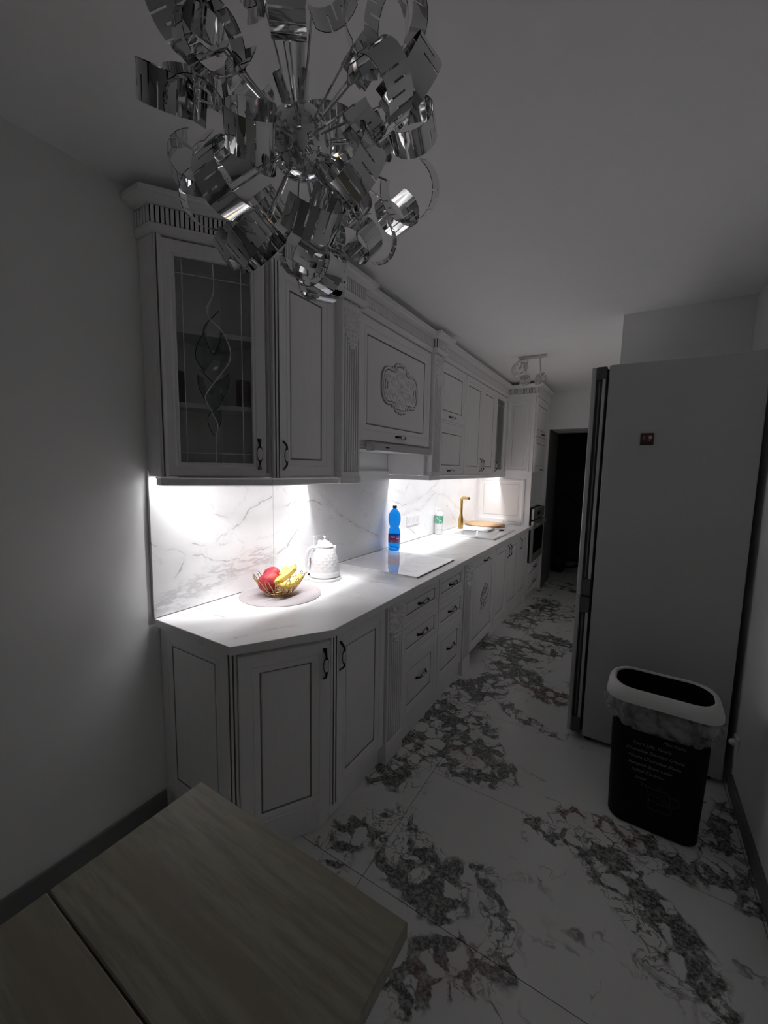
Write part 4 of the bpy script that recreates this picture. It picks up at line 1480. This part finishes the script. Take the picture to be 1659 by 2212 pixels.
MB().box(-.004, .004, -.002, .002, .052, .120, 0, 0, Mk @ Matrix.Rotation(math.atan2(hd.y, hd.x), 4, 'Z') @ T(.0785, 0, 0)).build('water_gauge', basic('smoky_gauge', (.28, .25, .29), .2), t, smooth=None)
MB().box(-.006, .006, -.004, .004, .0, .010, 0, .002, Mk @ T(hd.x * .086, hd.y * .086, .024)).build('switch', BLACK, t, smooth=None)
cp = smoothpts([(.13, 1.59, .8642), (.09, 1.585, .866), (.055, 1.61, .885), (.04, 1.68, .90), (.026, 1.755, .96), (.021, 1.79, 1.01)], 6)
MB().tube(cp, .0032, 8).build('cord', WHITEP, t, smooth=60)

# sockets on the splashback


def socket(y0, n, zc, label):
    w_ = .071 * n + .012
    t = thing('wall_socket', label, 'socket', (.0126, y0 + w_ / 2, zc - .045), 'white sockets on the splashback')
    MB().box(.0127, .0225, y0, y0 + w_, zc - .0415, zc + .0415, 0, .003).build('cover_plate', WHITEP, t, smooth=30)
    for i in range(n):
        c = y0 + .006 + .071 * (i + .5)
        Ms = frame((.0226, c, zc), (0, 1, 0))
        MB().lathe([(.0225, .0), (.0225, .0012), (.0195, .0008), (.0185, -.0075), (.001, -.0075)], 24, 0, Ms, False, True).build('socket_well', basic('socket_well_plastic', (.66, .66, .67), .4), t, smooth=40)
        mb = MB()
        for s_ in (-1, 1):
            mb.lathe([(.0028, -.0070), (.0028, -.0068)], 10, 0, Ms @ T(s_ * .0095, 0, 0))
        mb.lathe([(.0022, -.0070), (.0022, .0)], 8, 0, Ms @ T(0, .010, 0))
        mb.build('socket_hole', BLACK, t, smooth=None)


socket(1.757, 2, 1.024, 'white double socket on the splashback behind the kettle')
socket(2.895, 3, 1.034, 'white triple socket on the splashback between blue bottle and soap bottle')
# plug of the kettle, in the double socket
o = MB().lathe([(.017, .0), (.0185, .004), (.017, .022), (.010, .034), (.005, .038)], 18, 0, frame((.0150, 1.7985, 1.024), (0, 1, 0)) @ T(0, 0, .010)).build('power_plug', WHITEP, smooth=40)
tag(o, 'white round plug in the double socket behind the kettle', 'plug')
# small white cable plug lying behind the hob
mb = MB().lathe([(.014, 0), (.016, .006), (.016, .026), (.008, .034), (.004, .036)], 16, 0, T(.045, 1.935, .8768) @ Matrix.Rotation(R(90), 4, 'X'))
o = mb.build('loose_plug', WHITEP, smooth=40)
tag(o, 'small white plug lying on the worktop between kettle and hob', 'plug')

# blue bottle
t = thing('water_bottle', 'blue plastic water bottle with dark cap standing behind the hob', 'bottle', (.092, 2.566, .8605))
Mb = T(.092, 2.566, .8606)
pf = [(.034, 0), (.041, .006), (.0435, .022), (.0435, .046), (.0445, .056), (.0445, .118), (.0440, .122), (.0435, .136), (.0405, .152), (.0345, .168), (.0325, .174), (.035, .181),
      (.0420, .198), (.0455, .222), (.0450, .246), (.0405, .272), (.030, .292), (.019, .303), (.0135, .308), (.0135, .314)]
MB().lathe(pf, 32, 0, Mb).build('body', BOTTLE, t, smooth=60)
MB().lathe([(.0142, .313), (.0152, .314), (.0152, .328), (.0140, .331)], 24, 0, Mb).build('cap', CAPM, t, smooth=40)
lb = MB().lathe([(.0449, .0585), (.0449, .1165)], 40, 0, Mb, False, False)
o = lb.build('label_sleeve', LABELB, t, smooth=60)
LP = basic('pale_label_print', (.70, .55, .62), .5)


def cyl_text(txt, size, cx, cy, z, rad, ang, mat, name, parent, bold=0.0):
    """flat lettering wrapped round a vertical cylinder"""
    cu = bpy.data.curves.new(name, 'FONT')
    cu.body = txt
    cu.size = size
    cu.align_x = 'CENTER'
    cu.offset = bold
    to = bpy.data.objects.new(name + '_tmp', cu)
    COL.objects.link(to)
    dg = bpy.context.evaluated_depsgraph_get()
    me = bpy.data.meshes.new_from_object(to.evaluated_get(dg))
    bpy.data.objects.remove(to)
    org = ORG[parent.name]
    for v in me.vertices:
        a = ang + v.co.x / rad
        v.co = Vector((cx + rad * math.cos(a), cy + rad * math.sin(a), z + v.co.y)) - org
    me.materials.clear()
    me.materials.append(mat)
    o = bpy.data.objects.new(name, me)
    COL.objects.link(o)
    o.parent = parent
    return o


view = math.atan2(-2.566, 1.575 - .092)
for zz, hh, a0, a1 in ((.1035, .0085, -.62, .1), (.103, .004, .35, .9), (.093, .006, .35, .9), (.066, .004, -.6, -.25)):
    MB().sheet(8, 1, lambda a, b: (.092 + .0452 * math.cos(view + a0 + (a1 - a0) * a), 2.566 + .0452 * math.sin(view + a0 + (a1 - a0) * a), .8606 + zz + hh * (b - .5))).build('label_print', LP, t, smooth=60)

# soap bottle
t = thing('soap_dispenser', 'white pump bottle with green label standing beside the sink', 'dispenser', (.058, 3.475, .8605))
Ms = T(.058, 3.455, .8606)
MB().lathe([(.035, 0), (.038, .004), (.039, .010), (.039, .176), (.037, .178), (.0365, .182), (.034, .196), (.026, .207), (.014, .211)], 32, 0, Ms).build('bottle', WHITEP, t, smooth=40)
MB().lathe([(.0393, .020), (.0393, .1755)], 40, 0, Ms, False, False).build('label_sleeve', LABELS, t, smooth=60)
mb = MB().lathe([(.0125, .2115), (.0125, .224), (.0135, .225), (.0135, .236), (.006, .238)], 20, 0, Ms)
vd = Vector((-.85, -.52, 0))
mb.tube([(.058, 3.455, .8606 + .232), (.058 + vd.x * .02, 3.455 + vd.y * .02, .8606 + .236), (.058 + vd.x * .046, 3.455 + vd.y * .046, .8606 + .247)], [.007, .006, .0045], 8)
mb.build('pump', WHITEP, t, smooth=40)
for a0, zz in ((-.25, .045), (.75, .045)):
    av = math.atan2(-3.4, 1.5) + a0
    Mp = frame((.058 + .0394 * math.cos(av), 3.455 + .0394 * math.sin(av), .8606 + zz), (-math.sin(av), math.cos(av), 0))
    MB().lathe([(.0055, 0), (.0055, .0004)], 14, 0, Mp).build('label_symbol', basic('grey_label_ink', (.22, .22, .24), .6), t, smooth=None)

# round board, folded bag
o = MB().lathe([(.205, 0), (.209, .003), (.209, .011), (.205, .014)], 56, 0, T(.232, 4.300, .8722)).build('round_board', BAMBOO, smooth=40)
tag(o, 'round bamboo board lying over the far end of the sink drainer', 'cutting board')
rn = random.Random(3)
def pk(a, b):
    th = a * 2 * math.pi
    r1 = 1 - .10 * rn.random()
    y = 4.55 + .036 * math.cos(th) * r1
    x = .355 + .20 * b
    sc = (1 - .35 * abs(b - .5) ** 3 * 8)
    return (x, 4.55 + (y - 4.55) * sc, .8612 + (.022 + .020 * math.sin(th) * r1) * (.75 + .25 * sc))
mb = MB()
rings = [[Vector(pk(i / 14, j / 9)) for i in range(14)] for j in range(10)]
mb.loft(rings, 0)
o = mb.build('plastic_pack', CRYSTAL, smooth=None)
tag(o, 'crumpled clear plastic pack lying against the tower side panel', 'pack')

# ------------------------------------------------------------------ fridge
TRIMG = basic('dark_grey_trim', (.085, .085, .088), .5)
t = thing('refrigerator', 'tall grey two-door refrigerator standing against the right wall', 'refrigerator', (1.7, 2.64, 0))
MB().box(1.434, 2.032, 2.341, 2.935, .030, 1.993, 0, .004).build('body', STEEL, t, smooth=None)
mb = MB()
for x in (1.46, 1.98):
    for y in (2.38, 2.90):
        mb.lathe([(.016, .001), (.016, .031)], 12, 0, T(x, y, 0))
mb.build('foot', BLACK, t, smooth=None)


def fridge_door(z0, z1, g0, g1):
    d = MB()
    d.box(1.357, 1.378, 2.338, 2.935, z0, z1, 0, .004)            # front skin
    d.box(1.378, 1.424, 2.352, 2.935, z0, z1, 1)
    o = d.build('door', [STEEL, STEELD], t, smooth=None)
    for a, b in ((z1 - g1, z1), (z0, z0 + g0)):
        MB().box(1.379, 1.423, 2.338, 2.351, a, b, 0, .002).build('end_cap', TRIMG, o, smooth=None)
    MB().box(1.407, 1.421, 2.339, 2.351, z0 + g0 + .004, z1 - g1 + .012, 0, .002).build('grip_edge', STEEL, o, smooth=None)
    MB().box(1.391, 1.397, 2.345, 2.351, z0 + g0 + .01, z1 - g1 - .01, 0, .001).build('grip_strip', basic('grip_grey', (.16, .16, .165), .5), o, smooth=None)
    MB().box(1.4245, 1.4335, 2.36, 2.93, z0 + .01, z1 - .01).build('gasket', BLACK, o, smooth=None)


fridge_door(.815, 1.988, .085, .060)
fridge_door(.040, .805, .085, .085)
mb = MB().box(1.588, 1.643, 2.3325, 2.3405, 1.599, 1.656, 0, .002)
mg = mb.build('fridge_magnet', [MAGR], smooth=None)
tag(mg, 'small dark red picture magnet on the side of the refrigerator', 'magnet')
mb = MB()
mb.box(1.622, 1.634, 2.3318, 2.3324, 1.628, 1.644).box(1.601, 1.606, 2.3318, 2.3324, 1.632, 1.640).box(1.600, 1.604, 2.3318, 2.3324, 1.624, 1.628).box(1.624, 1.628, 2.3318, 2.3324, 1.620, 1.624)
p = mb.build('picture_print', MAGW, smooth=None, origin=tuple(mg.location))
p.parent = mg
p.location = (0, 0, 0)
ORG[p.name] = Vector(mg.location)
mb = MB().box(1.591, 1.640, 2.3320, 2.3324, 1.601, 1.612)
p = mb.build('picture_band', BLACK, smooth=None, origin=tuple(mg.location))
p.parent = mg
p.location = (0, 0, 0)

# ------------------------------------------------------------------ waste bin
t = thing('waste_bin', 'black printed waste bin with white rim standing in front of the refrigerator', 'bin', (1.741, 1.95, 0))
t.rotation_euler.z = R(-2)
BX0, BX1, BY0, BY1 = 1.583, 1.897, 1.864, 2.034
def bring(gr, z, r=.06):
    return rrect(BX0 - gr, BX1 + gr, BY0 - gr, BY1 + gr, r, z, 6)
MB().loft([bring(-.008, .001), bring(0, .006), bring(.006, .25), bring(.013, .550), bring(.010, .560), bring(.0072, .597), bring(.0052, .597), bring(.002, .25), bring(-.006, .02)], 0, None).build('body', BINB, t, smooth=40)
def rim_ring(gr, z, tilt=0.0):
    pts = rrect(BX0 - gr, BX1 + gr, BY0 - gr, BY1 + gr, .075, z, 6)
    return [(x, y, zz + tilt * ((y - BY0) / (BY1 - BY0) - .5)) for x, y, zz in pts]
MB().loft([rim_ring(.026, .549), rim_ring(.0385, .546), rim_ring(.038, .560), rim_ring(.034, .577, .002), rim_ring(.026, .592, .005), rim_ring(.018, .600, .006), rim_ring(.012, .6015, .006),
           rim_ring(.0085, .599, .006), rim_ring(.0078, .594, .005)], 0, None, True, False, False).build('rim', BINW, t, smooth=50)
# liner: crumpled skirt hanging under the rim
rn = random.Random(11)
NS = 72
base = rrect(BX0, BX1, BY0, BY1, .075, 0, 17)
NS = len(base)
cxm, cym = (BX0 + BX1) / 2, (BY0 + BY1) / 2
ph = [rn.uniform(0, 6.28) for _ in range(8)]
rings = []
for j in range(9):
    b = j / 8
    rg = []
    for i, (x, y, _) in enumerate(base):
        th = 2 * math.pi * i / NS
        bul = .030 - .016 * b + .024 * math.sin(math.pi * b)
        cr = .006 * math.sin(th * 9 + ph[0] + b * 4) + .0045 * math.sin(th * 17 + ph[1] - b * 6) + .004 * math.sin(th * 31 + ph[2] + b * 9) + rn.uniform(-.0025, .0025)
        nx, ny = x - cxm, y - cym
        L = math.hypot(nx, ny)
        z = .556 - .130 * b * (1 + .05 * math.sin(th * 2 + ph[3]) + .02 * math.sin(th * 5 + ph[4]))
        o_ = bul + cr * (.3 + b) * (1.25 - .7 * b)
        rg.append((x + nx / L * o_, y + ny / L * o_, z))
    rings.append(rg)
x_ = []
for i, (x, y, _) in enumerate(base):
    q = rings[-1][i]
    nx, ny = q[0] - cxm, q[1] - cym
    L = math.hypot(nx, ny)
    x_.append((q[0] - nx / L * .016, q[1] - ny / L * .016, q[2] + .006))
rings.append(x_)
MB().loft(rings, 0, None, True, False, False).build('bin_liner', FILM, t, smooth=35)


def flat_text(txt, size, M, mat, name, parent, shear=0.0, align='LEFT'):
    cu = bpy.data.curves.new(name, 'FONT')
    cu.body = txt
    cu.size = size
    cu.shear = shear
    cu.align_x = align
    cu.extrude = .0003
    to = bpy.data.objects.new(name + '_tmp', cu)
    COL.objects.link(to)
    dg = bpy.context.evaluated_depsgraph_get()
    me = bpy.data.meshes.new_from_object(to.evaluated_get(dg))
    bpy.data.objects.remove(to)
    org = ORG[parent.name]
    for v in me.vertices:
        v.co = (M @ v.co) - org
    me.materials.clear()
    me.materials.append(mat)
    o = bpy.data.objects.new(name, me)
    COL.objects.link(o)
    o.parent = parent
    return o


# front face of the bin leans outwards: y = BY0 at z .006 -> BY0-.024 at z .47
yb = lambda z: BY0 - (.006 * z / .25 if z < .25 else .006 + .007 * (z - .25) / .30)
slope = Vector((0, -.0235, 1)).normalized()
for txt, x, z in (('Macchiato', 1.752, .401), ('Iced Caffe, Vanilla', 1.652, .368), ('Chocolate Blended Creme', 1.630, .339), ('Mocha Chocolate Shake', 1.640, .309),
                  ('Pumpkin Spice Latte', 1.642, .279), ('Salted Caramel', 1.655, .251), ('Latte', 1.671, .221)):
    M = frame((x, yb(z) - .0008, z), (1, 0, 0), slope)
    flat_text(txt, .0181, M, PRINT, 'lettering', t, .35)
mb = MB()
def ink(pl, r=.0010):
    P = smoothpts([(a, b, 0) for a, b in pl], 4)
    mb.tube([(1.755 + p.x, yb(.157 + p.y) - .0004, .157 + p.y) for p in P], r, 5)
ink([(-.045, .045), (-.020, .040), (.02, .040), (.035, .036)])
ink([(-.045, .045), (-.036, .02), (-.03, -.02), (-.03, -.045), (.0, -.05), (.04, -.048)])
ink([(.035, .036), (.038, 0), (.046, -.03), (.04, -.048)])
ink([(.036, .028), (.060, .030), (.068, .012), (.060, -.006), (.044, -.012)])
ink([(-.03, -.012), (0, -.016), (.04, -.014)])
ink([(-.005, .042), (.0, .056), (.008, .042)])
ink([(-.045, .045), (-.062, .05), (-.055, .036)])
for i in range(6):
    ink([(-.025 + .01 * i, .02 - .004 * i), (-.02 + .01 * i, .012 - .003 * i), (-.012 + .01 * i, .018 - .004 * i)], .0007)
mb.build('coffee_pot_drawing', basic('faint_ink', (.10, .105, .105), .7), t, smooth=None)
mb = MB()
for i in range(11):
    z = .385 - i * .016
    q = BX0 - (.006 * z / .25 if z < .25 else .006 + .007 * (z - .25) / .30)
    mb.tube([(q - .0006, BY0 + .066, z), (q - .0006, BY0 + .070 + .004 * (i % 3), z - .006), (q - .0006, BY0 + .068, z - .011)], .0011, 5)
mb.build('side_lettering', PRINT, t, smooth=None)

# ------------------------------------------------------------------ table
t = thing('dining_table', 'greyish oak folding table in the near left corner of the picture', 'table', (1.05, -.1, 0))
MB().box(.787, 1.321, .2265, .510, .722, .750, 0, .002).build('table_leaf', TABLE, t, smooth=None)
MB().box(.787, 1.321, -.72, .2235, .722, .750, 0, .002).build('table_leaf', TABLE, t, smooth=None)
MB().box(.83, 1.28, -.66, .44, .655, .7215).build('apron', TABLE, t, smooth=None)
for x in (.835, 1.0):
    for y in (-.655, .395):
        MB().box(x, x + .04, y, y + .04, .001, .6545, 0, .002).build('leg', TABLE, t, smooth=None)

# ------------------------------------------------------------------ chandelier
CHC = Vector((1.064, .546, 2.0))
ch = thing('chandelier', 'big chrome chandelier of slotted curled strips hanging over the table', 'chandelier', (CHC.x, CHC.y, CEILZ))
Mc = T(*CHC)
hub = MB()
hub.lathe([(.052 * math.sin(math.pi * i / 14) + 1e-4, -.052 * math.cos(math.pi * i / 14)) for i in range(15)], 28, 0, Mc)
hub.build('hub', CHROME, ch, smooth=60)
MB().tube([CHC + Vector((0, 0, .048)), CHC + Vector((0, 0, CEILZ - CHC.z - .03))], .0075, 14).build('down_rod', CHROME, ch, smooth=60)
MB().lathe([(.05, CEILZ - .0005), (.05, CEILZ - .022), (.045, CEILZ - .028), (.010, CEILZ - .030)], 28, 0, T(CHC.x, CHC.y, 0)).build('ceiling_canopy', CHROME, ch, smooth=40)


def strip_mesh(seed):
    rn = random.Random(seed)
    W = .043
    cols = [-W / 2, -W / 6, W / 6, W / 2]
    turn = rn.uniform(230, 360)
    r0 = rn.uniform(.030, .040)
    r1 = rn.uniform(.040, .062)
    drift = rn.uniform(-.025, .025)
    flare = rn.uniform(.0, .035)
    # stations along the strip: long solid bits and thin slots
    st, slot = [0.0], []
    L = R(turn) * (r0 + r1) / 2
    s = 0
    k = 0
    while s < L:
        s += .0105
        st.append(min(s, L))
        slot.append(None)
        if s + .003 < L * .95 and s > L * .06 and (k % 13) not in (0, 1):
            s += .0024
            st.append(s)
            slot.append(k % 2)
        k += 1
    pts = []
    ang = -R(90)
    rad0 = r0
    cx, cz = 0, r0
    last = None
    out = []
    for s_ in st:
        f = s_ / L
        rad = r0 + (r1 - r0) * f
        a = -math.pi / 2 + R(turn) * f
        x = rad * math.cos(a) + flare * f * f
        z = r0 + rad * math.sin(a)
        y = drift * f
        out.append((x, y, z))
    vs, fs = [], []
    for (x, y, z) in out:
        for c in cols:
            vs.append((x, y + c, z))
    for i in range(len(out) - 1):
        rm = set() if slot[i] is None else ({0, 1} if slot[i] == 0 else {1, 2})
        for c in range(3):
            if c not in rm:
                fs.append((i * 4 + c, i * 4 + c + 1, (i + 1) * 4 + c + 1, (i + 1) * 4 + c))
    nv = len(vs)
    for i in range(len(out)):
        a = -math.pi / 2 + R(turn) * (st[i] / L)
        for c in range(4):
            p = vs[i * 4 + c]
            vs.append((p[0] + .0009 * math.cos(a), p[1], p[2] + .0009 * math.sin(a)))
    fs = fs + [tuple(a + nv for a in f[::-1]) for f in fs]
    me = bpy.data.meshes.new('curled_strip')
    me.from_pydata(vs, [], fs)
    me.materials.append(CHROME)
    for p in me.polygons:
        p.use_smooth = True
    me.update()
    return me


strips = [strip_mesh(s) for s in range(7)]
rodm = MB().tube([(0, 0, .045), (0, 0, .165)], .0017, 6)
rm = bpy.data.meshes.new('rod')
rm.from_pydata([tuple(v) for v in rodm.v], [], rodm.f)
rm.materials.append(CHROME)
rm.update()
hold = MB().lathe([(.0085, .045), (.0085, .088), (.0065, .090)], 12, 0)
hm = bpy.data.meshes.new('lamp_holder')
hm.from_pydata([tuple(v) for v in hold.v], [], hold.f)
hm.materials.append(CHROME)
hm.update()
rn = random.Random(21)
NC = 43
loc0 = CHC - Vector((CHC.x, CHC.y, CEILZ))
for i in range(NC):
    zc = 1 - 2 * (i + .5) / NC
    if zc > .93:
        continue
    rad = math.sqrt(1 - zc * zc)
    th = i * 2.399963 + rn.uniform(-.15, .15)
    dv = Vector((rad * math.cos(th), rad * math.sin(th), zc)).normalized()
    q = dv.to_track_quat('Z', 'Y').to_matrix().to_4x4()
    rl = rn.uniform(.80, 1.02)
    o = bpy.data.objects.new('rod', rm)
    COL.objects.link(o)
    o.parent = ch
    o.matrix_local = T(*loc0) @ q @ Matrix.Diagonal((1, 1, rl, 1))
    o = bpy.data.objects.new('curled_strip', strips[i % 7])
    COL.objects.link(o)
    o.parent = ch
    o.matrix_local = T(*loc0) @ q @ T(0, 0, .163 * rl) @ Matrix.Rotation(rn.uniform(0, 6.28), 4, 'Z') @ Matrix.Rotation(rn.uniform(-.5, .5), 4, 'X') @ Matrix.Rotation(rn.uniform(-.3, .3), 4, 'Y')
    if i % 5 == 2:
        dv2 = (dv + Vector((.35, .2, .1))).normalized()
        o = bpy.data.objects.new('lamp_holder', hm)
        COL.objects.link(o)
        o.parent = ch
        o.matrix_local = T(*loc0) @ dv2.to_track_quat('Z', 'Y').to_matrix().to_4x4()

# small ceiling lamp at the far end
LX, LY = .765, 3.62
t = thing('ceiling_lamp', 'small ceiling lamp with clear curled glass shades at the far end of the kitchen', 'ceiling lamp', (LX, LY, CEILZ))
MB().box(LX - .09, LX + .13, LY - .02, LY + .02, CEILZ - .020, CEILZ - .0005, 0, .004).build('ceiling_bar', SATIN, t, smooth=None)
for (dx, dy, dz, r, ax) in ((-.075, -.02, -.09, .060, (.7, -.6, .2)), (-.025, -.04, -.20, .042, (.1, -.3, 1)), (.095, -.02, -.195, .045, (-.1, -.3, 1))):
    c = Vector((LX + dx, LY + dy, CEILZ + dz))
    MB().tube([(LX + dx * .8, LY, CEILZ - .018), (LX + dx * .9, LY + dy * .4, CEILZ + dz * .6), tuple(c)], .005, 8).build('arm', SATIN, t, smooth=60)
    M = T(*c) @ Vector(ax).normalized().to_track_quat('Z', 'Y').to_matrix().to_4x4()
    mb = MB()
    for k in range(3):
        a0 = k * 2.1
        ring_ = []
        for j in range(19):
            a = a0 + R(300) * j / 18
            q = r * (1 - .12 * k) * (1 + .08 * math.sin(a * 2 + k))
            zz = (k - 1) * r * .42 + .010 * math.sin(a)
            ring_.append([(q * math.cos(a), q * math.sin(a), zz - .013), (q * 1.05 * math.cos(a), q * 1.05 * math.sin(a), zz - .013),
                          (q * 1.05 * math.cos(a), q * 1.05 * math.sin(a), zz + .013), (q * math.cos(a), q * math.sin(a), zz + .013)])
        mb.loft(ring_, 0, M)
    mb.build('curled_shade', CRYSTAL, t, smooth=30)
    MB().lathe([(.010, -.012), (.011, .012), (.004, .016)], 12, 0, M).build('lamp_holder', SATIN, t, smooth=50)

# ------------------------------------------------------------------ hall and odds
t = thing('vacuum_cleaner', 'black vacuum cleaner with raised curved hose standing in the dark hall', 'vacuum cleaner', (.8, 6.5, 0))
hp = smoothpts([(.70, 6.3, 1.12), (.77, 6.3, 1.135), (.86, 6.3, 1.05), (.98, 6.3, .86), (1.09, 6.3, .62), (1.11, 6.3, .40), (1.06, 6.3, .20), (.92, 6.3, .10), (.76, 6.32, .10)], 8)
MB().tube(hp, .021, 10).build('hose', VACUUM, t, smooth=60)
MB().loft([rrect(.62 + g, .80 - g, 6.22 + g, 6.56 - g, .05, z, 4) for g, z in ((.012, .012), (0, .03), (.0, .17), (.025, .24), (.06, .26))], 0).build('body', VACUUM, t, smooth=40)
MB().tube([(.66, 6.3, .25), (.66, 6.3, .52), (.665, 6.31, .6)], .016, 10).build('tube', VACUUM, t, smooth=60)
t = thing('wall_socket', 'white surface socket low on the right wall beside the bin', 'socket', (XR - .01, 2.31, .2))
MB().box(XR - .012, XR - .0005, 2.280, 2.336, .222, .285, 0, .003).build('cover_plate', WHITEP, t, smooth=None)
MB().lathe([(.015, 0), (.015, .010), (.009, .018), (.004, .020)], 16, 0, frame((XR - .0125, 2.312, .252), (0, -1, 0))).build('plug', WHITEP, t, smooth=40)
